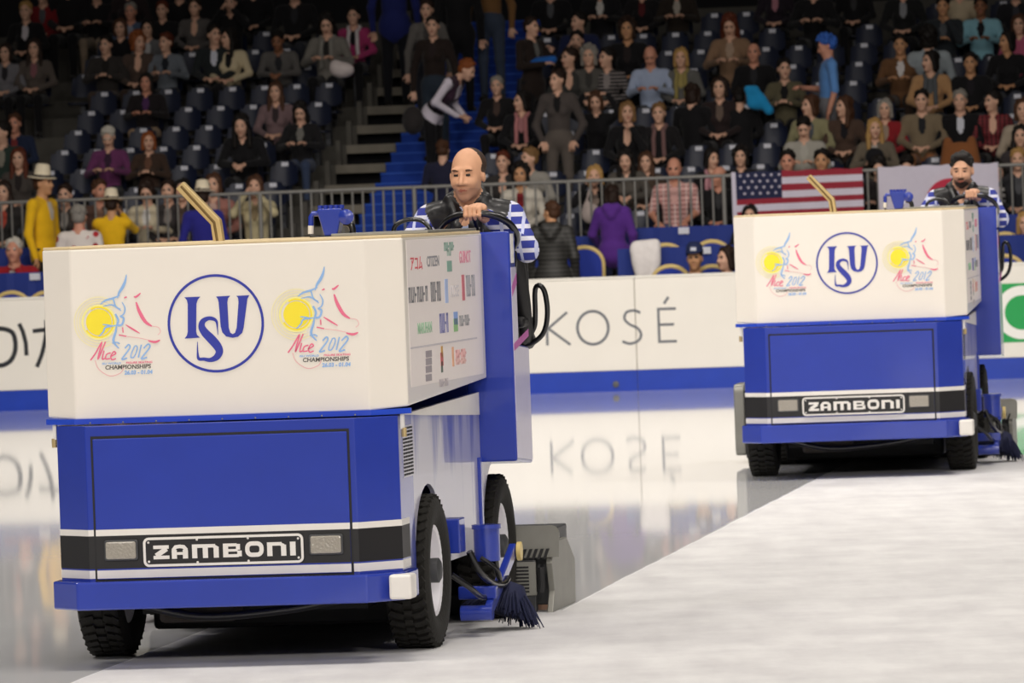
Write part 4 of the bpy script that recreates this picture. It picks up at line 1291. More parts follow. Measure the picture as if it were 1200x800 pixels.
wfo = link('flag', wf.mesh('flag', [fw], 60), None, label='plain white flag with a red disc hung on the railing behind the far driver', category='flag')
wfo.matrix_world = Matrix.Translation(A.w(0, RAIL_V - .045)) @ Matrix.Rotation(-A.yaw, 4, 'Z')
DU, DZ = A.on_v(1114, 238, RAIL_V - .045)
MB().prism([(DU + .28 * math.cos(t * PI / 16), max(1.76, DZ + .28 * math.sin(t * PI / 16))) for t in range(32)], -.052, -.045, 'y').build('disc', pm('disc_red', 'c8324c', .8), wfo)

tu, tz = A.on_v(758, 305, 1.62)
Bt = Body(); Bt.cap((-.11, 0, .16), (.10, 0, .18), .06, .055, 0, .05); Bt.cap((-.12, -.02, .1), (-.08, -.02, -.15), .06, .055, 0, .06); Bt.cap((.10, -.02, .1), (.06, -.02, -.16), .06, .06, 0, .06); Bt.ell((0, -.02, 0), (.15, .06, .16), 0, .05)
tw = link('towel', Bt.mesh('towel', .014, 1), None, label='white towel draped over a chair behind the boards', category='towel')
set_mat(tw, 0, pm('towel_white', 'f6efec', .9, bump=.5, bscale=30)); tw.location = A.w(tu, 1.62, tz); tw.rotation_euler = (0, 0, -A.yaw)
c = copy_tree(gc0); c.location = A.w(tu, 1.30, .12); c.rotation_euler = (0, 0, -A.yaw); c.scale = (1, 1, 1.05); c['label'] = 'blue chair with arched gold rim under the white towel'


def lump(name, prims, mat, loc, label, cat, rz=0., h=.016):
    B_ = Body()
    for p in prims:
        if p[0] == 'c': B_.cap(p[1], p[2], p[3], p[4], 0, .05)
        else: B_.ell(p[1], p[2], 0, .05)
    o = link(name, B_.mesh(name, h, 1), None, label=label, category=cat); set_mat(o, 0, mat); o.location = loc; o.rotation_euler = (0, 0, -A.yaw + rz)
    return o


def put(px, py, k, dv=0.):
    v = row_v(k) + dv; u, z = A.on_v(px, py, v); return A.w(u, v, z)


lump('jacket', [('c', (-.12, 0, .14), (-.03, 0, .13), .03, .035), ('c', (-.11, 0, .12), (-.08, 0, -.05), .035, .05), ('c', (-.03, 0, .11), (.13, 0, -.13), .05, .06), ('e', (0, .01, -.02), (.10, .06, .10))], cloth('1e8fc8'), put(888, 117, 2, -.3), 'bright cyan jacket slung over a seat in the right block', 'jacket')
lump('jacket', [('c', (-.15, 0, .02), (.15, 0, .04), .045, .05), ('c', (-.1, -.03, .0), (.1, -.03, .0), .05, .04)], cloth('2060b0'), put(634, 74, 4, -.25), 'blue folded jacket lying beside the dark brown coat', 'jacket')
lump('backpack', [('e', (0, 0, 0), (.13, .10, .17)), ('e', (0, -.08, -.05), (.09, .05, .09))], cloth('2a2626'), put(484, 141, 1, -.25), 'dark backpack standing on the blue stairs', 'backpack')
lump('handbag', [('c', (-.14, 0, .12), (-.16, 0, -.15), .05, .08), ('c', (.14, 0, .12), (.16, 0, -.15), .05, .08), ('e', (0, 0, -.05), (.17, .07, .16))], cloth('8a5530'), put(1125, 177, 0, -.30), 'tan leather handbag on the lap of the grey haired man', 'handbag')
lump('plastic_bag', [('e', (0, 0, 0), (.15, .10, .10)), ('e', (-.08, 0, .06), (.07, .06, .07))], pm('bag_white', 'cfc3c0', .6), put(401, 82, 4, -.42), 'white plastic bag beside the magenta cardigan', 'bag')
lump('tote_bag', [('e', (0, 0, -.02), (.11, .05, .12)), ('c', (-.05, 0, .08), (0, 0, .26), .02, .015)], cloth('b8aaa4'), put(692, 248, -2, -.42), 'white tote bag held by the blond spectator with binoculars', 'bag')
lump('handbag', [('e', (0, 0, 0), (.11, .08, .10))], cloth('17161a'), put(1025, 183, 0, -.42), 'black handbag in the lap of the blond folded arms spectator', 'handbag')
# ================================================================== ICE RESURFACERS
Frame.on_x = lambda s, px, py, u: (lambda d, c: (lambda p: ((p - s.o).dot(s.uy), p.z))(c + d * ((s.o + s.ux * u - c).dot(s.ux) / d.dot(s.ux))))(ray(px, py), Vector((0, 0, CAM_H)))
NEAR = Frame(-1.296, 27.918, .1582)
FAR = Frame(2.400, 44.46, .1208)

P_white = pm('tank_white', 'eee7dc', .28, var=.02, scale=3, coat=.4)
P_blue = pm('machine_blue', '1f37a0', .32, var=.10, scale=5, coat=.8)
P_lip = pm('lip_blue', '1f46c0', .35, var=.08)
P_black = pm('band_black', '161517', .45, var=.1)
P_rubber = pm('tyre_rubber', '16140f', .85, var=.25, scale=30, bump=.3)
P_rim = pm('rim_white', 'e6e4ea', .4, var=.04)
P_steel = pm('steel_grey', '8e8d86', .45, metal=.55, var=.15, scale=9)
P_dsteel = pm('steel_dark', '4a4b4d', .5, metal=.5, var=.15)
P_chas = pm('chassis_dark', '1b1b1d', .7, var=.2)
P_brass = pm('brass_spout', 'bfa877', .42, metal=.35, var=.12)
P_seat = pm('seat_black', '121113', .5, var=.15)
P_tube = pm('tube_black', '0e0e10', .3, var=.1, coat=.5)
P_lens = pm('lamp_lens', '9b958a', .12, var=.1, scale=60, coat=1.0, bump=.4, bscale=90)
P_ink = pm('emblem_blue', '2b36a0', .4, var=.05)
P_plate = pm('plate_white', 'e4e0da', .4, var=.04)
P_cream = pm('rim_cream', 'd8c39a', .5)
P_brush = pm('bristle_blue', '141a3c', .8, var=.3, scale=80)


def side_sheen():
    """blue side sheet, pale grazing reflection and its blue streaks painted into the colour"""
    m = bpy.data.materials.new('side_sheen'); m.use_nodes = True; nt = m.node_tree; b = nt.nodes['Principled BSDF']; N = nt.nodes.new; Lk = nt.links.new
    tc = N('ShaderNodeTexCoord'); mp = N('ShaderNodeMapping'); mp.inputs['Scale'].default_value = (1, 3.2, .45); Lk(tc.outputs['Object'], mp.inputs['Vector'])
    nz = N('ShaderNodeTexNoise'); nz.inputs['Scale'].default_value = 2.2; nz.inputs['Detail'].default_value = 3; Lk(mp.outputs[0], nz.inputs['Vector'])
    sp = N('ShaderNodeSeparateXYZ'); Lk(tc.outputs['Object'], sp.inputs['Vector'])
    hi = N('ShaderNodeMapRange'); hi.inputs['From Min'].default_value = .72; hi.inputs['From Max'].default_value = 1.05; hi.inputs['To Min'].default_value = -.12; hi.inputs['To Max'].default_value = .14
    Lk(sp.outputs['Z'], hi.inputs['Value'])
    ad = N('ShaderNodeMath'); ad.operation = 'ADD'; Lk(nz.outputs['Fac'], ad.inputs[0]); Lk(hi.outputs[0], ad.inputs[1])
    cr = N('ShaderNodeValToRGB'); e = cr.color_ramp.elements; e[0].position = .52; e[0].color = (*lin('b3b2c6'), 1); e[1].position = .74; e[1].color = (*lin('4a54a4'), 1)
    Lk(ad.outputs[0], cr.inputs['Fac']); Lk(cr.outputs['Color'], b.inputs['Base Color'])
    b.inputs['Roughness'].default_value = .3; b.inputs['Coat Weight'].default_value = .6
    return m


P_sheen = side_sheen()
fp = lambda a, b, t: (a, -.0015 - t, b)                 # tank front plane (y = 0)
dp = lambda a, b, t: (a, -.0975 - t, b)                 # door plane
sidep = lambda a, b, t: (.8215 + t, a, b)               # tank side plane


def loop_area(p): return sum(p[i - 1][0] * p[i][1] - p[i][0] * p[i - 1][1] for i in range(len(p)))


def flat_poly(mb, pts, t, plane):
    pts = pts if loop_area(pts) > 0 else pts[::-1]
    n = len(pts); V = [plane(x, y, t) for x, y in pts] + [plane(x, y, 0) for x, y in pts]
    mb.add(V, [tuple(range(n))] + [(i, n + i, n + (i + 1) % n, (i + 1) % n) for i in range(n)])


def footprint(hw, y0, cx, cy, y1):
    return [(-hw, y1), (-hw, y0 + cy), (-hw + cx, y0), (hw - cx, y0), (hw, y0 + cy), (hw, y1)]


def front_band(hw, y0, cx, cy, z0, z1, off, ret=.25):
    """thin skin wrapped round the chamfered nose"""
    o = [(-hw - off, y0 + cy + ret), (-hw - off, y0 + cy - off * .4), (-hw + cx - off * .4, y0 - off), (hw - cx + off * .4, y0 - off), (hw + off, y0 + cy - off * .4), (hw + off, y0 + cy + ret)]
    i = [(-hw + .004, y0 + cy + ret), (-hw + .004, y0 + cy + .002), (-hw + cx + .002, y0 + .004), (hw - cx - .002, y0 + .004), (hw - .004, y0 + cy + .002), (hw - .004, y0 + cy + ret)]
    mb = MB()
    for a in range(5):
        V = [(*o[a], z0), (*o[a + 1], z0), (*i[a + 1], z0), (*i[a], z0), (*o[a], z1), (*o[a + 1], z1), (*i[a + 1], z1), (*i[a], z1)]
        mb.add(V, [(0, 1, 5, 4), (3, 7, 6, 2), (4, 5, 6, 7), (0, 3, 2, 1)])
    return mb


def wheel(R, W, name='wheel'):
    """axis along x, outer side +x"""
    X = Matrix.Rotation(PI / 2, 4, 'Y')
    mb = MB(); h = W / 2; ri = R * .58
    prof = [(ri, -h * .75), (R * .70, -h * .98), (R * .88, -h), (R * .955, -h * .86), (R * .965, 0), (R * .955, h * .86), (R * .88, h), (R * .70, h * .98), (ri, h * .75)]
    mb.lathe(prof, 48, X, closed=True)
    nb = 42
    for i in range(nb):
        for r_, (x0, x1, ph) in enumerate(((-h * 1.0, -h * .66, 0), (-h * .60, -h * .24, .5), (-h * .18, h * .18, 0), (h * .24, h * .60, .5), (h * .66, h * 1.0, 0))):
            a = 2 * PI * (i + ph) / nb
            M = Matrix.Rotation(a, 4, 'X') @ Matrix.Rotation(.3 * (r_ - 2), 4, 'Z')
            mb.box(x0, x1, -.0145, .0145, R * .93, R * (1.0 if 0 < r_ < 4 else .985), M)
    t = mb.build(name, P_rubber, None, smooth=35)
    mb = MB(); mb.lathe([(.0, h * .30), (ri * .35, h * .34), (ri * .55, h * .16), (ri * .86, h * .22), (ri * .93, h * .72), (ri * 1.03, h * .78), (ri * 1.03, -h * .7), (.0, -h * .6)], 36, X)
    mb.build('rim', P_rim, t, smooth=35)
    mb = MB(); mb.lathe([(0, h * .30), (ri * .28, h * .30), (ri * .28, h * .95), (ri * .2, h * 1.05), (0, h * 1.05)], 16, X)
    mb.build('hub', P_dsteel, t, smooth=40)
    mb = MB()
    for i in range(6):
        M = Matrix.Rotation(i * PI / 3, 4, 'X') @ Matrix.Translation((0, 0, ri * .62)) @ X
        mb.lathe([(0, h * .1), (.013, h * .1), (.013, h * .34), (0, h * .36)], 6, M)
    mb.build('wheel_nuts', P_dsteel, t, kind='stuff')
    return t


def build_machine():
    m = empty('ice_resurfacer', category='ice resurfacer', group='ice resurfacers on the rink')
    # ---- snow tank
    hw, cx, cy, zt, zb = .819, .152, .114, 1.868, 1.108
    fpz = footprint(hw, 0, cx, cy, 2.285)
    n = len(fpz)
    mb = MB(); V = [(x, y, zb if y < .3 else 1.176) for x, y in fpz] + [(x, y, zt) for x, y in fpz]
    V[1] = (*V[1][:2], 1.120); V[4] = (*V[4][:2], 1.120)
    mb.add(V, [tuple(range(n))[::-1], tuple(range(n, 2 * n))] + [(i, (i + 1) % n, n + (i + 1) % n, n + i) for i in range(n)])
    tank = mb.build('snow_tank', P_white, m, bevel=.008, label='white snow tank with emblems')
    mb = front_band(hw, 0, cx, cy, 1.088, 1.112, .010, .02); mb.build('tank_lip', P_lip, tank)
    bm_ = MB().lathe([(0, 0), (.0045, 0), (.0035, .003), (0, .004)], 8, Matrix.Rotation(PI / 2, 4, 'X')).mesh('lip_bolt', P_steel)
    for i in range(9):
        o = link('lip_bolt', bm_, tank); o.location = (-.60 + 1.2 * i / 8, -.0105, 1.093)
    MB().prism(footprint(hw - .004, .003, cx, cy, 2.27), zt, zt + .012, 'z').build('tank_cover', P_cream, tank, bevel=.003)
    MB().box(.35, .80, .9, 2.26, zt + .012, zt + .026).build('cover_rail', P_steel, tank, bevel=.003)
    MB().box(.815, .8205, .20, 2.20, 1.20, 1.856).build('side_sign', pm('sign_white', 'efe6e2', .4, var=.02), tank, bevel=.002)
    # ---- emblem in a ring
    E = lambda zx, zy: NEAR.on_v(190 + zx / 6.4, 315 + zy / 6.4, 0)
    c0 = E(403, 408); R0 = .2125
    ring = MB(); ring.ribbon(arc(c0[0], c0[1], R0, 0, 360, 72), .0115, .0015, fp); ring.build('emblem_ring', P_ink, tank)
    mb = MB()
    I = [(168, 213), (287, 208), (268, 230), (258, 262), (256, 470), (263, 495), (285, 515), (170, 522), (187, 498), (193, 470), (193, 262), (186, 233)]
    flat_poly(mb, [E(*p) for p in I], .0015, fp); mb.build('emblem_letter', P_ink, tank)
    mb = MB()
    Lh = [(405, 207), (512, 201), (495, 220), (490, 250), (500, 440), (512, 478), (530, 489), (530, 516), (480, 505), (452, 475), (440, 430), (425, 250), (418, 225)]
    Rh = [(530, 489), (548, 478), (560, 440), (574, 250), (570, 215), (556, 202), (655, 197), (640, 225), (612, 440), (600, 480), (570, 508), (530, 516)]
    flat_poly(mb, [E(*p) for p in Lh], .0015, fp); flat_poly(mb, [E(*p) for p in Rh], .0015, fp); mb.build('emblem_letter', P_ink, tank)
    Sp = [(419, 495, 3), (415, 440, 9), (409, 395, 18), (385, 375, 26), (345, 371, 28), (306, 394, 40), (298, 435, 50), (325, 480, 60), (372, 528, 66), (416, 580, 62), (430, 622, 54), (408, 662, 46), (362, 682, 30), (315, 676, 24), (275, 672, 22), (267, 620, 11), (266, 545, 3)]
    pp = catmull([(a, b) for a, b, _ in Sp], 6); ww = []
    for i in range(len(Sp) - 1):
        ww += [Sp[i][2] + (Sp[i + 1][2] - Sp[i][2]) * k / 6 for k in range(6)]
    ww.append(Sp[-1][2])
    mb = MB(); mb.ribbon([E(*p) for p in pp], [w * .00061 for w in ww], .0015, fp); mb.build('emblem_letter', P_ink, tank)
    # ---- event picture: sun, skater, skate and lettering
    K = lambda zx, zy: NEAR.on_v(80 + zx / 5.714, 310 + zy / 5.714, 0)
    y1 = pm('sun_yellow', 'f7e22e', .5, var=.03); y2 = pm('sun_pale', 'f3ea9a', .5, var=.03); y3 = pm('sun_faint', 'efe6bd', .5, var=.02)
    lb = pm('skater_blue', '8fb6e6', .5, var=.1); pk = pm('skate_pink', 'e8708f', .5, var=.08); lp = pm('faint_pink', 'ecb6b8', .5, var=.04); gk = pm('title_grey', '57534f', .5)
    U = .000664                                               # metres per zoomed pixel
    parts = []

    def P(name, mat, *strokes):
        mb = MB()
        for k_, (pts_, w_) in enumerate(strokes):
            q_ = catmull(pts_, 4) if len(pts_) > 2 else pts_
            w2 = [w_ * U] * len(q_) if not isinstance(w_, tuple) else [U * (w_[0] + (w_[1] - w_[0]) * math.sin(PI * i / (len(q_) - 1))) for i in range(len(q_))]
            mb.ribbon([K(*p) for p in q_], w2, .0008 + .0001 * k_, fp)
        parts.append(mb.build(name, mat, tank, kind='stuff'))
    for (r_, w_, mat) in ((168, 9, y3), (150, 7, y3), (132, 10, y3), (112, 16, y2)):
        mb = MB(); cc = K(205, 385); mb.ribbon(arc(cc[0], cc[1], r_ * U, 40 if r_ > 120 else 0, 300 if r_ > 120 else 360, 40), w_ * U, .0004, fp); parts.append(mb.build('sun_ring', mat, tank))
    mb = MB(); cc = K(205, 385); flat_poly(mb, arc(cc[0], cc[1], 88 * U, 0, 360, 36)[:-1], .0005, fp); parts.append(mb.build('sun', y1, tank))
    mb = MB(); mb.ribbon(arc(cc[0], cc[1], 101 * U, -150, 120, 36), 12 * U, .0006, fp); parts.append(mb.build('sun_ring', y1, tank))
    P('skater', lb, ([(390, 66), (382, 110), (365, 150), (340, 190), (330, 225)], (4, 20)), ([(215, 265), (250, 240), (300, 225), (345, 205)], (5, 14)),
      ([(235, 280), (290, 268), (330, 290), (355, 310)], (4, 10)), ([(300, 225), (320, 280), (350, 300)], 10), ([(360, 250), (380, 290), (372, 330), (345, 345)], (4, 10)),
      ([(315, 330), (335, 370), (330, 405), (360, 400), (372, 360), (350, 345)], 13), ([(205, 480), (235, 450), (250, 420), (300, 410), (330, 405)], (5, 12)),
      ([(325, 400), (318, 450), (303, 500), (312, 530), (340, 560)], (6, 16)), ([(230, 400), (270, 405), (300, 412)], (4, 10)), ([(295, 525), (325, 520), (345, 530)], 8))
    P('skate', pk, ([(455, 250), (475, 310), (515, 380), (560, 412)], (8, 24)), ([(440, 213), (455, 215), (485, 190)], (6, 14)), ([(375, 222), (392, 216)], 9), ([(385, 402), (430, 430), (480, 460)], (4, 12)),
      ([(340, 470), (390, 480)], 8), ([(535, 508), (580, 518), (615, 505)], (6, 16)), ([(365, 420), (368, 455)], 8))
    P('skate_outline', lp, ([(560, 412), (605, 420), (618, 450), (600, 470)], 4), ([(395, 482), (470, 490), (540, 505)], 4), ([(180, 640), (205, 700), (280, 745), (350, 725), (370, 690)], 5))
    P('lettering', pk, ([(150, 640), (185, 590), (225, 520), (205, 600), (200, 630), (215, 600), (250, 515)], 10), ([(240, 575), (228, 630), (245, 628)], 9), ([(285, 590), (258, 600), (250, 630), (280, 628)], 9), ([(285, 615), (318, 595), (305, 582), (285, 615), (295, 636), (320, 628)], 9))
    P('lettering', lb, ([(380, 560), (405, 535), (412, 560), (360, 632), (395, 625)], 10), ([(445, 545), (425, 590), (420, 620), (440, 618), (462, 570), (460, 545), (445, 545)], 8), ([(490, 535), (470, 622)], 9), ([(505, 560), (535, 532), (545, 555), (490, 628), (528, 620)], 10))
    for (s_, zx, zy, size, mat, sx, bold) in (('CHAMPIONSHIPS', 400, 697, .026, gk, 1.05, .0006), ('26.03 - 01.04', 470, 732, .024, lb, 1.0, .001), ('ISU WORLD', 290, 667, .012, lb, 1.35, .0003), ('FIGURE SKATING', 475, 660, .012, pk, 1.30, .0003)):
        a, b = K(zx, zy)
        o = link('lettering', text_mesh(s_, size, mat, .0004, .1, bold, sx), tank); o.matrix_local = Matrix.Translation((a, -.0015, b)) @ Matrix.Rotation(PI / 2, 4, 'X'); parts.append(o)
    s1, s2 = NEAR.on_v(115.9, 377.4, 0), NEAR.on_v(347.4, 368.3, 0)
    for o in parts:
        c = o.copy(); COL.objects.link(c); c.location = Vector(o.location) + Vector((s2[0] - s1[0], 0, s2[1] - s1[1]))
    # ---- sponsor writing on the side sign, inks paled to carry the glare
    TX = Matrix(((0, 0, 1, 0), (1, 0, 0, 0), (0, 1, 0, 0), (0, 0, 0, 1)))

    def side_text(s_, px, py, size, col, sx=1.7, bold=.001):
        a, b = NEAR.on_x(px, py, .8215)
        o = link('lettering', text_mesh(s_, size, pm('sign_ink_' + col, col, .5), .0006, 0, bold, sx), tank)
        o.matrix_local = Matrix.Translation((.8212, a, b - size * .33)) @ TX

    def side_block(px0, px1, py, hh, col):
        a0, b = NEAR.on_x(px0, py, .8215); a1, _ = NEAR.on_x(px1, py, .8215)
        MB().box(.8205, .8222, a0, a1, b - hh / 2, b + hh / 2).build('sponsor_mark', pm('sign_ink_' + col, col, .5), tank)
    def side_marks(px0, px1, py, hh, col, n):
        """small unreadable print: a row of short upright strokes"""
        mat = pm('sign_ink_' + col, col, .5); mb = MB()
        a0, b = NEAR.on_x(px0, py, .8215); a1, _ = NEAR.on_x(px1, py, .8215); w = (a1 - a0) / n
        for i in range(n):
            q = a0 + w * i; t = w * .22
            mb.box(.8205, .8222, q, q + t, b - hh / 2, b + hh / 2); 
            if i % 3 != 2: mb.box(.8205, .8222, q + w * .5, q + w * .5 + t, b - hh / 2, b + hh / 2)
            zz = b + (hh / 2 - .006) * (1, -1, 0)[i % 3]; mb.box(.8205, .8222, q, q + w * .72, zz - .006, zz + .006)
        mb.build('sponsor_mark', mat, tank, kind='stuff')
    side_text('アコム', 488, 309, .072, 'd0505c', 1.5); side_text('CITIZEN', 507.5, 306, .066, '8a8a90', 1.35)
    side_marks(520.5, 532.5, 289, .04, '8aa79c', 6); side_marks(524, 529, 296, .03, '9ab2a8', 2); side_block(524, 529.5, 312, .05, '7fa596'); side_text('GUINOT', 545, 301, .080, 'd88aa0', 1.05)
    side_marks(479, 502, 346, .07, '77777c', 7); side_marks(505, 517, 342, .09, '77777c', 5); side_block(521.5, 525, 341, .11, 'a9bbe2'); side_text('KOSE', 533, 341, .075, 'd5d0d4', 1.25)
    side_block(541.5, 544.5, 337, .12, 'c8707a'); side_marks(546.5, 557, 335, .10, '9a9aa2', 5)
    side_text('MARUHAN', 498, 384, .070, '93bf9c', 1.1); side_marks(515.5, 526, 379, .09, '6a6eaa', 4); side_block(531.8, 536.5, 373, .06, '8aa6dc'); side_block(531.8, 536.5, 381, .06, '93c084'); side_marks(538.5, 551, 376, .05, '98989c', 6)
    for z_ in (415, 424, 433, 443): side_block(499, 506, z_, .03, '9a9298')
    side_block(517, 519, 412, .05, 'c89a4a'); side_block(516.5, 519.5, 421, .06, 'c05a5a'); side_block(517, 519, 430, .05, '5a6a60')
    side_block(530, 532, 418, .09, 'e0a884'); side_marks(534, 547, 415, .04, 'e0a8a8', 6); side_marks(534, 547, 424, .028, 'e4b8b2', 6); side_marks(515, 526, 449, .035, 'c4bcc0', 5)
    a0, b0 = NEAR.on_x(481, 408, .8215); a1, b1 = NEAR.on_x(559, 393, .8215)
    MB().box(.8205, .8218, a0, a1, b0 - .004, b0 + .004).build('sign_line', pm('sign_ink_c9c3c8', 'c9c3c8'), tank)

    # ---- nose and body
    bw, by, bcx, bcy = .775, -.088, .166, .163
    nose = MB().prism(footprint(bw, by, bcx, bcy, .42), .385, 1.082, 'z').build('nose', P_blue, m, bevel=.004)
    # hatch: dark joint and a slightly proud panel
    MB().box(-.584, .584, by - .002, by + .01, .392, 1.036).build('hatch_joint', P_chas, m)
    door = MB().box(-.574, .574, by - .008, by + .004, .400, 1.024).build('hatch', P_blue, m, bevel=.004)
    # stripes wrapped round the nose, and again on the hatch
    for (za, zb_, mat, nm) in ((.593, .621, P_plate, 'white_stripe'), (.447, .593, P_black, 'black_band'), (.404, .440, P_plate, 'white_stripe')):
        front_band(bw, by, bcx, bcy, za, zb_, .0015, .20).build(nm, mat, m)
        MB().box(-.5735, .5735, by - .0095, by - .004, za, zb_).build(nm, mat, door)
    # name plate
    z0, z1 = .4515, .5805
    plate = MB().prism(rrect(-.358, .364, z0, z1, .022), by - .019, by - .009, 'y').build('name_plate', P_black, door)
    mb = MB(); mb.ribbon(rrect(-.353, .359, z0 + .005, z1 - .005, .020), .011, .005, lambda a, b, t: (a, by - .018 - t, b), closed=True); mb.build('plate_rim', P_plate, plate)
    mb = MB()
    for (x, z) in ((-.335, z1 - .022), (.341, z1 - .022), (-.335, z0 + .022), (.341, z0 + .022), (-.115, z1 - .014), (.115, z1 - .014), (-.115, z0 + .014), (.115, z0 + .014)):
        mb.lathe([(0, 0), (.006, 0), (.004, .004), (0, .005)], 8, Matrix.Translation((x, by - .0185, z)) @ Matrix.Rotation(PI / 2, 4, 'X'))
    mb.build('rivets', P_plate, plate)
    pl = lambda a, b, t: (a, by - .0188 - t, b)
    hb, ht, w_ = .484, .545, .021
    letters = []
    L = lambda x, *st: letters.append((x, st))
    Hh = ht - hb
    V_, G_ = .023, .0155
    L(-.313, ([(.0, Hh - G_ / 2), (.070, Hh - G_ / 2)], G_), ([(.060, Hh - G_), (.012, G_)], .022), ([(.0, G_ / 2), (.072, G_ / 2)], G_))
    L(-.230, ([(V_ / 2, 0), (V_ / 2, Hh - .022)], V_), ([(V_ / 2 - .006, Hh - .024), (.018, Hh - .009), (.036, Hh - .0065), (.054, Hh - .009), (.073 - V_ / 2 + .006, Hh - .024)], .016), ([(.073 - V_ / 2, 0), (.073 - V_ / 2, Hh - .022)], V_), ([(.018, .023), (.055, .023)], .012))
    L(-.138, ([(V_ / 2, 0), (V_ / 2, Hh)], V_), ([(.02, Hh - G_ / 2), (.105, Hh - G_ / 2)], G_), ([(.060, 0), (.060, Hh - .004)], V_), ([(.109, 0), (.109, Hh - .012)], V_), ([(.098, Hh - .010), (.112, Hh - .016)], .014))
    L(.002, ([(V_ / 2, 0), (V_ / 2, Hh)], V_), ([(.02, Hh - G_ / 2 + .001), (.062, Hh - G_ / 2 + .001)], .0135), ([(.02, Hh / 2), (.066, Hh / 2)], .0115), ([(.02, G_ / 2 - .001), (.070, G_ / 2 - .001)], .0135), ([(.068, Hh - .003), (.068, Hh / 2 + .002)], .018), ([(.074, Hh / 2 - .002), (.074, .003)], .020))
    L(.101, (rrect(.0105, .0745, .008, Hh - .003, .020), .019))
    L(.201, ([(V_ / 2, 0), (V_ / 2, Hh)], V_), ([(.02, Hh - G_ / 2), (.066, Hh - G_ / 2)], G_), ([(.074, 0), (.074, Hh - .012)], V_), ([(.062, Hh - .010), (.076, Hh - .016)], .014))
    L(.304, ([(.0125, 0), (.0125, Hh)], .025))
    for (x, sts) in letters:
        mb = MB()
        for k_, (s_, ww_) in enumerate(sts):
            mb.ribbon([(x + a, hb + b) for a, b in s_], ww_, .003 + .0002 * k_, pl, closed=len(s_) > 20)
        mb.build('plate_letter', P_plate, plate)
    # headlamps
    for x in (-.4595, .4655):
        hl = MB().prism(rrect(x - .077, x + .077, .482, .574, .012), by - .022, by - .008, 'y').build('headlamp', P_dsteel, m, bevel=.004)
        MB().prism(rrect(x - .069, x + .069, .489, .567, .010), by - .032, by - .020, 'y').build('lens', P_lens, hl, bevel=.006)
    # bumper
    MB().prism([(-.80, .32), (-.80, by + .09), (-.655, by - .075), (.655, by - .075), (.80, by + .09), (.80, .32)], .268, .392, 'z').build('bumper', P_blue, m, bevel=.008)
    MB().box(.742, .842, by - .03, by + .12, .277, .386).build('corner_roller', P_plate, m, bevel=.012, seg=3)
    # side sheets with wheel arches
    for sx in (-1, 1):
        arch = [(.80 + .395 * math.cos(a), .349 + .395 * math.sin(a)) for a in [PI * i / 16 for i in range(17)]][::-1]
        ra = [(2.717 + .42 * math.cos(a), .349 + .42 * math.sin(a)) for a in [PI / 2 + (PI / 2) * i / 8 for i in range(9)]][::-1]
        poly = [(.30, .40), (.405, .40)] + arch[1:-1] + [(1.195, .36), (2.295, .36)] + ra + [(2.80, .769), (2.80, 1.115), (.30, 1.082)]
        mb = MB(); mb.prism(poly, sx * .752, sx * .772, 'x').build('side_sheet', P_sheen, m)
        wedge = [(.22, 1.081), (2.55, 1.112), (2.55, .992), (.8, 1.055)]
        mb = MB(); mb.prism(wedge[::-1], sx * .7725, sx * .776, 'x').build('reflection_wedge', P_plate, m)  # white wedge painted on as a reflection along the blue side
        # louvred grille
        g = MB(); g.box(sx * .7725 - .004, sx * .7725 + .004, .17, .43, .80, 1.03); gr = g.build('grille', P_sheen, m)
        mb = MB()
        for r_ in range(14):
            for c_ in range(4):
                mb.box(sx * .7725 - .006, sx * .7725 + .006, .182 + c_ * .063, .182 + c_ * .063 + .048, .808 + r_ * .0158, .808 + r_ * .0158 + .0085)
        mb.build('grille_slots', P_chas, gr)
        # blue fender in front of the rear wheel
        MB().box(sx * .776 - .10, sx * .776 + .012, 2.20, 2.255, .36, .80).build('fender', P_blue, m, bevel=.006)
    MB().box(-.56, .56, .40, 3.0, .30, .93).build('chassis', P_chas, m)
    MB().box(-.745, .745, 1.25, 2.22, .36, 1.06).build('engine_box', P_blue, m)
    MB().box(-.745, .745, 2.22, 3.22, .78, 1.0).build('operator_deck', P_blue, m, bevel=.01)
    MB().box(-.57, .57, 1.0, 2.5, .10, .30).build('undertray', P_chas, m, bevel=.02)
    MB().box(-.40, -.05, .35, .55, .17, .30).build('hydraulic_tank', pm('tray_brown', '3a332c', .7), m, bevel=.02)
    MB().tube(catmull([(-.5, .3, .27), (-.2, .3, .20), (.2, .3, .22), (.5, .3, .27)], 6), .02, 8).build('hose', P_tube, m, smooth=60)
    MB().box(-.52, .52, .56, .80, .20, .30).build('axle', P_chas, m)
    MB().box(-.48, .48, 2.62, 2.80, .22, .32).build('axle', P_chas, m)
    # white strut and latch at the nose corners
    for sx in (-1, 1):
        lt = MB().box(sx * .79 - .008, sx * .79 + .008, .10, .125, 1.02, 1.10).build('latch', P_plate, m)
        MB().tube([(sx * .795, .11, .985), (sx * .795, .11, 1.025)], .012, 8).build('latch_knob', P_brass, lt)
    # wheels
    wf = wheel(.349, .205)
    for (x, y, s_) in ((.7125, .80, 1), (-.7125, .80, -1), (.7125, 2.717, 1), (-.7125, 2.717, -1)):
        w2 = copy_tree(wf, m); w2.location = (x, y, .349)
        if s_ < 0: w2.rotation_euler = (0, 0, PI)
    for ch in list(wf.children): bpy.data.objects.remove(ch)
    bpy.data.objects.remove(wf)

    # ---- operator's cabinet on the side
    cab = MB()
    cab.prism([(2.30, .775), (2.77, .745), (2.77, 1.31), (2.46, 1.33), (2.46, 1.872), (2.30, 1.872)], .72, .95, 'x')
    cabinet = cab.build('control_cabinet', P_blue, m, bevel=.008)
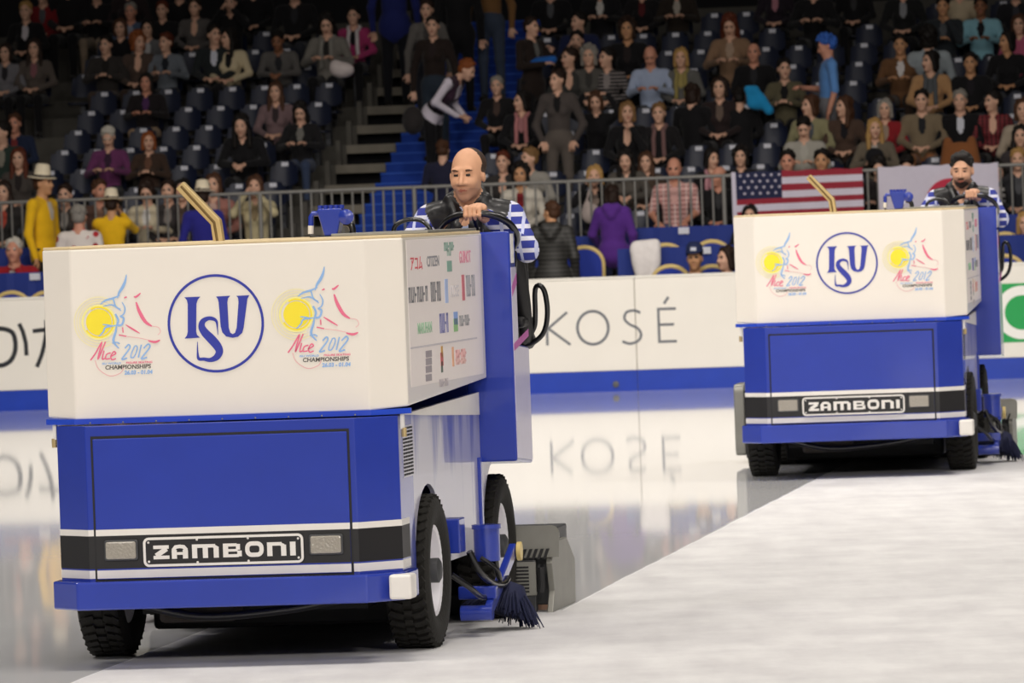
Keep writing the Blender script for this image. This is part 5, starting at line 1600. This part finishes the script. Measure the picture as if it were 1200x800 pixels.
    MB().prism([(2.307, .79), (2.763, .76), (2.763, 1.30), (2.453, 1.32), (2.453, 1.70), (2.307, 1.70)], .95, .953, 'x').build('cabinet_side', pm('cab_sheen', 'c3bfda', .35, coat=.5, var=.08), cabinet)  # pale glancing reflection on the blue cabinet, put into the colour
    mg = pm('cab_magenta', 'b25aa0', .5)
    for (z_, t_) in ((1.56, .05), (1.30, .035)):
        MB().prism([(2.307, z_), (2.453 if z_ > 1.32 else 2.763, z_ + .06), (2.453 if z_ > 1.32 else 2.763, z_ + .06 + t_), (2.307, z_ + t_)], .953, .9545, 'x').build('cabinet_stripe', mg, cabinet)
    MB().box(.95, .954, 2.33, 2.40, 1.72, 1.86).build('cabinet_label', P_plate, cabinet)
    # filler between tank and cabinet, and the cowl behind the tank
    MB().box(-.70, .72, 2.288, 2.32, .98, 1.84).build('tank_bulkhead', P_blue, m)

    # ---- seat with tube arm rest
    sx_, sy_ = -.028, .16
    Q = lambda L_: [(x + sx_, y + sy_, z) for x, y, z in L_]
    seat = MB().box(.47, .89, 2.78, 3.21, 1.33, 1.42).build('operator_seat', P_seat, m, bevel=.03, seg=3)
    MB().box(.47, .89, 3.18, 3.28, 1.34, 1.93).build('seat_back', P_seat, seat, bevel=.04, seg=3)
    MB().box(.57, .79, 2.86, 3.16, 1.0, 1.33).build('seat_pedestal', P_chas, seat)
    MB().tube(catmull(Q([(.905, 2.62, 1.86), (.925, 2.66, 1.70), (.935, 2.72, 1.52), (.93, 2.80, 1.38), (.92, 2.95, 1.33)]), 6), [.045] * 25, 10).build('seat_bolster', P_seat, seat, smooth=60)
    MB().tube(catmull(Q([(.90, 2.85, 1.315), (.96, 2.85, 1.32), (1.02, 2.84, 1.37), (1.045, 2.82, 1.46), (1.040, 2.80, 1.56), (1.018, 2.79, 1.60), (.992, 2.80, 1.58), (.985, 2.82, 1.47), (.975, 2.84, 1.40), (.94, 2.86, 1.355), (.89, 2.88, 1.345)]), 6), .013, 10).build('arm_rest', P_tube, seat, smooth=60)
    MB().box(.857, .937, 2.76, 3.06, 1.40, 1.455).build('arm_pad', P_seat, seat, bevel=.02, seg=3)
    MB().tube(catmull(Q([(.90, 2.52, 1.87), (.935, 2.50, 1.80), (.93, 2.50, 1.66), (.90, 2.52, 1.58), (.915, 2.52, 1.50), (.90, 2.55, 1.42)]), 6), .02, 8).build('hose', P_tube, m, smooth=60)

    # ---- steering wheel
    sc = Vector((.765, 2.53, 1.855)); d = Vector((0, -.8, .6)); e = Vector((1, 0, 0))
    sw = MB().tube([sc + (e * math.cos(t * PI / 18) + d * math.sin(t * PI / 18)) * .185 for t in range(36)], .017, 8, closed=True).build('steering_wheel', P_tube, m, smooth=60)
    mb = MB()
    for a in (90, 210, 330):
        q_ = math.radians(a); mb.tube([sc, sc + (e * math.cos(q_) + d * math.sin(q_)) * .185], .011, 6)
    mb.tube([sc + Vector((0, .02, .03)), sc + Vector((0, -.06, -.10)), (.765, 2.44, 1.60)], .022, 8); mb.build('spokes', P_tube, sw, smooth=50)
    MB().tube([(.60, 2.50, 1.86), (.56, 2.36, 1.885), (.55, 2.28, 1.885)], .012, 8).build('lever', P_tube, m)
    MB().tube(catmull([(.45, 1.95, 1.875), (.465, 1.95, 1.92), (.52, 1.95, 1.945), (.585, 1.95, 1.94), (.625, 1.95, 1.905), (.635, 1.95, 1.875)], 5), .011, 8).build('tank_handle', P_tube, m, smooth=60)

    # ---- spout on the tank
    def channel(pts_, w, t, name, mat, par, yy):
        mb = MB(); mb.ribbon(pts_, w, t, lambda a, b, q_: (a, yy - q_, b)); o = mb.build(name, mat, par, bevel=.004); return o
    a0 = NEAR.on_v(211, 217, .8); a1 = NEAR.on_v(253, 260, .8); a2 = NEAR.on_v(257, 284, .8)
    sp_ = channel([a0, a1, (a2[0], 1.86)], .046, .05, 'spout', P_brass, m, .83)
    channel([(a0[0] + .008, a0[1] - .004), (a1[0] - .004, a1[1] - .002), (a2[0] - .004, 1.87)], .012, .006, 'spout_groove', pm('spout_dark', '6b5630', .5, metal=.4), sp_, .781)

    # ---- hydraulic motor on the tank
    hx, hz = .292, 1.884; hy_ = 1.25
    mb = MB(); mb.prism([(hx - .030, hz + .0), (hx + .030, hz + .0), (hx + .055, hz + .11), (hx + .055, hz + .125), (hx - .060, hz + .125), (hx - .060, hz + .11)], hy_ - .05, hy_ + .05, 'y')
    hm = mb.build('hydraulic_motor', P_blue, m, bevel=.006)
    mb = MB()
    for i in range(5): mb.lathe([(0, 0), (.012, 0), (.012, .016), (0, .018)], 6, Matrix.Translation((hx - .05 + i * .025, hy_ - .02, hz + .125)))
    mb.build('bolts', P_blue, hm)
    MB().tube([(hx - .055, hy_ - .02, hz + .105), (hx - .085, hy_ - .02, hz + .105), (hx - .095, hy_ - .02, hz + .09), (hx - .097, hy_ - .02, hz + .045)], .013, 8).build('pipe', P_blue, hm, smooth=50)
    MB().tube([(hx - .097, hy_ - .02, hz + .05), (hx - .099, hy_ - .02, hz + .012)], .014, 8).build('pipe_sleeve', P_plate, hm, smooth=50)
    mb = MB(); mb.lathe([(.010, 0), (.034, 0), (.036, .02), (.010, .03)], 16, Matrix.Translation((hx + .075, hy_ - .03, hz + .085)) @ Matrix.Rotation(PI / 2, 4, 'X')); mb.build('flange', P_blue, hm, smooth=50)
    MB().tube(catmull([(hx + .055, hy_, hz + .06), (hx + .085, hy_, hz + .05), (hx + .095, hy_, hz + .02), (hx + .09, hy_, hz)], 5), .016, 8).build('hose', P_tube, hm, smooth=60)
    MB().tube(catmull([(hx - .099, hy_ - .02, hz + .012), (hx - .09, hy_ - .04, hz - .004), (hx - .04, hy_ - .05, hz - .006), (hx + .06, hy_ - .05, hz - .004)], 5), .008, 6).build('hose', P_tube, hm, smooth=60)

    # ---- conditioner (sled) at the rear
    cd = MB().box(-.98, .96, 3.16, 3.72, .03, .40).build('conditioner', P_dsteel, m, bevel=.008)
    # upper guard with rounded outer corners
    MB().prism([(-1.04, .27), (1.02, .27)] + arc(.985, .385, .04, 0, 90, 5) + arc(-1.0, .385, .04, 90, 180, 5), 3.04, 3.06, 'y').build('guard_plate', P_steel, cd)
    MB().box(-.98, .90, 3.045, 3.10, .0, .255).build('blade_housing', P_dsteel, cd, bevel=.006)
    lv = MB().box(.735, .905, 3.03, 3.047, .085, .25).build('louvre_panel', P_steel, cd)
    mb = MB()
    for i in range(8): mb.box(.75, .87, 3.026, 3.031, .10 + i * .017, .109 + i * .017)
    mb.build('louvre_slots', P_chas, lv)
    mb = MB()
    for i in range(5): mb.prism([(.83 + i * .028, .262), (.843 + i * .028, .262), (.863 + i * .028, .312), (.850 + i * .028, .312)], 3.02, 3.042, 'y')
    mb.build('spring_fingers', P_chas, cd)
    MB().prism([(3.02, .0), (3.78, .0), (3.80, .22), (3.55, .34), (3.10, .34), (3.04, .24), (3.10, .10)], .955, .985, 'x').build('side_plate', P_steel, cd, bevel=.004)
    MB().tube([(.93, 3.03, .22), (.93, 3.03, .14), (.925, 3.03, .10)], .018, 8).build('adjuster', P_chas, cd)
    MB().prism(rrect(3.0, 3.60, .06, .60, .06), -1.11, -1.03, 'x').build('side_plate', P_steel, cd, bevel=.01)
    MB().box(-1.03, -.80, 3.02, 3.10, .04, .55).build('side_bracket', P_chas, cd)
    MB().box(-.30, .30, 2.5, 3.2, .30, .45).build('tow_frame', P_chas, cd)

    MB().box(-.72, .72, 2.95, 3.04, .10, .50).build('tow_beam', P_chas, cd)
    # ---- board brush with its arm
    arm = MB()
    def bar_(p, q_, w, t):
        p, q_ = Vector(p), Vector(q_); dd = (q_ - p); M = Matrix.Translation(p) @ dd.to_track_quat('Z', 'Y').to_matrix().to_4x4(); arm.box(-w / 2, w / 2, -t / 2, t / 2, 0, dd.length, M)
    bar_((.93, 2.20, .36), (.93, 1.42, .12), .035, .06)
    bar_((.78, 1.50, .20), (.96, 1.50, .20), .06, .06)
    bar_((.79, 1.30, .40), (.79, 1.30, .56), .10, .16)
    brm = arm.build('brush_arm', P_blue, m, bevel=.006)
    MB().tube([(.90, 1.62, .34), (.90, 1.62, .49)], .062, 16).build('brush_motor', P_blue, brm, smooth=40)
    MB().tube([(.90, 1.62, .49), (.90, 1.62, .51)], .070, 16).build('motor_flange', P_blue, brm, smooth=40)
    mb = MB(); mb.lathe([(0, 0), (.045, 0), (.045, .02), (0, .02)], 14, Matrix.Translation((.952, 2.19, .35)) @ Matrix.Rotation(PI / 2, 4, 'Y')); mb.build('pivot_cap', pm('cap_yellow', 'd8c078', .4), brm, smooth=40)
    MB().tube(catmull([(.86, 1.35, .40), (.90, 1.40, .30), (.93, 1.55, .24), (.95, 1.75, .22), (.95, 1.88, .24)], 6), .016, 8).build('hose', P_tube, brm, smooth=60)
    MB().tube(catmull([(.88, 1.55, .36), (.95, 1.58, .30), (.95, 1.66, .24), (.93, 1.72, .27), (.92, 1.70, .36)], 6), .011, 8).build('hose', P_tube, brm, smooth=60)
    MB().tube(catmull([(.79, 1.25, .30), (.86, 1.30, .24), (.90, 1.45, .18), (.92, 1.6, .20)], 6), .014, 8).build('hose', P_tube, brm, smooth=60)
    MB().tube([(.80, 1.42, .11), (.95, 1.42, .11)], .036, 12).build('arm_pivot', P_blue, brm, smooth=40)
    # bristles: a tilted crown of stiff strands
    rr = random.Random(5); mb = MB(); Mb = Matrix.Translation((.955, 1.90, .175)) @ Matrix.Rotation(.30, 4, 'Y') @ Matrix.Rotation(-.25, 4, 'X')
    for i in range(260):
        a = rr.uniform(0, 2 * PI); r0_ = rr.uniform(.015, .06); r1_ = r0_ + rr.uniform(.09, .15)
        p = Mb @ Vector((r0_ * math.cos(a), r0_ * math.sin(a), .02)); q_ = Mb @ Vector((r1_ * math.cos(a + .1), r1_ * math.sin(a + .1), -.125 + rr.uniform(-.01, .03)))
        mb.tube([p, (p + q_) / 2 + Vector((0, 0, .012)), q_], [.0045, .004, .0025], 4, caps=False)
    mb.build('brush_bristles', P_brush, brm, kind='stuff')
    mb = MB(); mb.lathe([(0, -.12), (.11, -.105), (.085, .0), (.06, .04), (0, .045)], 20, Mb); mb.build('brush_core', P_brush, brm, smooth=50)
    return m


mach = build_machine()
mach['label'] = 'large blue and white ice resurfacer in the foreground with the bald driver'
mach.location = NEAR.o; mach.rotation_euler = (0, 0, -NEAR.yaw)
mach2 = copy_tree(mach, label='blue and white ice resurfacer farther back on the right with the bearded driver')
mach2.location = FAR.o; mach2.rotation_euler = (0, 0, -FAR.yaw)


# ================================================================== THE TWO DRIVERS
SLEEVE = 8
plaid = stripes_mat('driver_plaid', '2f3a96', 'd9d9e6', 'Z', 17, .36, 'c3c8e6', freq2=15)
vest = pm('vest_black', '161517', .42, var=.3, scale=12, bump=.7, bscale=14, coat=.15)


def driver(frame, head_yaw, head_pitch, beard, hair, hc, label, sk):
    B = Body(); L = .26
    T = Matrix.Translation((0, .03, .5)) @ Matrix.Rotation(L, 4, 'X') @ Matrix.Translation((0, 0, -.5)); P = lambda x, y, z: T @ Vector((x, y, z)); R = T.to_3x3()
    B.ell(P(0, 0, .52), (.17, .13, .11), LEGS, .05, R)
    B.ell(P(0, 0, .68), (.175, .13, .17), TOP, .06, R)
    B.ell(P(0, .0, .85), (.195, .14, .16), TOP, .06, R)
    B.cap(P(-.155, .012, .965), P(.155, .012, .965), .075, None, TOP, .05)
    for s_ in (-1, 1):                                           # quilted shoulders and stand-up collar
        B.cap(P(s_ * .10, -.01, 1.0), P(s_ * .19, .01, .955), .055, .06, TOP, .03)
        B.cap(P(s_ * .040, -.10, .97), P(s_ * .082, -.01, 1.055), .026, .030, TOP, .02)
        B.cap(P(s_ * .082, -.01, 1.055), P(s_ * .045, .065, 1.075), .030, .030, TOP, .02)
        B.cap(P(s_ * .034, -.075, .985), P(s_ * .055, -.01, 1.055), .014, .015, INNER, .012)
        B.cap(P(s_ * .04, -.125, .95), P(s_ * .055, -.135, .75), .026, .03, TOP, .03)
    B.cap(P(-.045, .065, 1.075), P(.045, .065, 1.075), .030, None, TOP, .02)
    B.ell(P(0, -.10, .90), (.05, .045, .11), INNER, .02, R)
    B.cap(P(0, .015, .99), P(0, -.01, 1.10), .060, .055, SKIN, .02)
    B.spot(P(0, -.12, 1.0), (.028, .06, .05), SKIN, R)
    HM = head_frame(Vector((.012, -.185, 1.150)), head_yaw, head_pitch)
    B.cap(P(0, .012, 1.06), HM @ Vector((0, .02, -.05)), .057, .058, SKIN, .03)
    RH = HM.to_3x3()
    if not beard:                                                # cropped sides, bald crown, stubble
        B.spot(HM @ Vector((0, .080, .020)), (.13, .105, .072), 9, RH)
        B.spot(HM @ Vector((0, .085, .075)), (.085, .070, .085), 9, RH)
        B.ell(HM @ Vector((.006, .052, .046)), (.0795, .074, .082), 9, .004, RH)
    B.spot(HM @ Vector((0, -.04, -.085)), (.078, .095, .040), 10, RH)
    add_head(B, HM, fine=True, beard=beard, hs=1.02)
    # image-right arm: shoulder, elbow, hand on top of the wheel
    S = P(.205, .015, .955); e = Vector((.290, -.17, .775)); wr = Vector((.150, -.435, .940))
    B.cap(S, e, .066, .054, SLEEVE, .03); B.cap(e, wr, .052, .038, SLEEVE, .03)
    for i, q_ in enumerate((.3, .55, .8)):                        # cloth folds
        c_ = S.lerp(e, q_); B.ell(c_, (.064, .062, .022), SLEEVE, .02)
    # rim top seen from here: wheel centre is (.79-.70, 2.37-2.75, 1.855-.95)
    c = Vector((.09, -.38, .855)); d = Vector((0, -.8, .6)); ex = Vector((1, 0, 0))
    def rim(a): a = math.radians(a); return c + (ex * math.cos(a) + d * math.sin(a)) * .185
    ctr = rim(88)
    B.cap(wr, wr.lerp(ctr, .35), .030, .030, SKIN, .012)
    B.ell(ctr + Vector((.012, .035, .022)), (.046, .046, .022), SKIN, .02, Matrix.Rotation(.35, 3, 'X'))
    for i, (a, L_) in enumerate(((100, .95), (93, 1.05), (86, 1.0), (79, .85))):
        k0 = rim(a) + Vector((0, .018, .030)); k1 = rim(a) + Vector((0, -.026, .024)) * L_; k2 = rim(a) + Vector((0, -.034, -.012)) * L_; k3 = rim(a) + Vector((0, -.012, -.030)) * L_
        B.cap(k0, k1, .0115, .0110, SKIN, .006); B.cap(k1, k2, .0110, .0100, SKIN, .005); B.cap(k2, k3, .0100, .0085, SKIN, .005)
    B.cap(ctr + Vector((-.03, .04, .012)), rim(104) + Vector((0, .03, -.004)), .013, .012, SKIN, .012)
    B.cap(rim(104) + Vector((0, .03, -.004)), rim(110) + Vector((0, .008, -.03)), .012, .009, SKIN, .006)
    # image-left arm: low on the wheel
    S = P(-.205, .015, .955); e = Vector((-.285, -.17, .83)); wr = Vector((-.12, -.36, .80)); gp = rim(178)
    B.cap(S, e, .066, .054, SLEEVE, .03); B.cap(e, wr, .052, .038, SLEEVE, .03)
    for q_ in (.35, .7): B.ell(S.lerp(e, q_), (.064, .062, .022), SLEEVE, .02)
    add_hand(B, wr, gp + (gp - wr) * .4, -1, .0105, True, .75)
    for s_ in (-1, 1):
        B.cap((s_ * .09, .02, .50), (s_ * .12, -.34, .52), .088, .064, LEGS, .04); B.cap((s_ * .12, -.34, .52), (s_ * .12, -.30, .10), .062, .045, LEGS, .03)
        B.cap((s_ * .12, -.28, .085), (s_ * .13, -.42, .06), .045, .035, SHOE, .02)
    me = B.mesh('person', .0056, 11)
    o = link('person', me, None, label=label, category='person', group='drivers of the ice resurfacers')
    for i, m_ in enumerate([skin(sk), vest, pm('shirt_blue', 'b9c6e4', .8), cloth('2c3550'), cloth('151416'), pm('eye_dark', '1d1512', .3), skin('a5604f'), hairm('5a4334' if not beard else '2c1e17'), plaid, hairm('3a2a20'), skin('c08f74' if not beard else '8a6450')]):
        set_mat(o, i, m_)
    o.location = frame.w(.675, 2.91, 1.0); o.rotation_euler = (0, 0, -frame.yaw)
    if hair is None: return o
    h = link('hair', make_hair(hair), o); h.matrix_local = HM @ Matrix.Scale(1.02, 4); set_mat(h, 0, hairm(HAIRC[hc]))
    return o


driver(NEAR, -.12, .10, False, None, 'db', 'balding driver in a black waistcoat and blue plaid shirt steering the near machine', 'd3a07f')
driver(FAR, -.08, .15, True, 'short', 'bk', 'dark haired bearded driver in a black waistcoat and plaid shirt steering the far machine', 'd0a083')
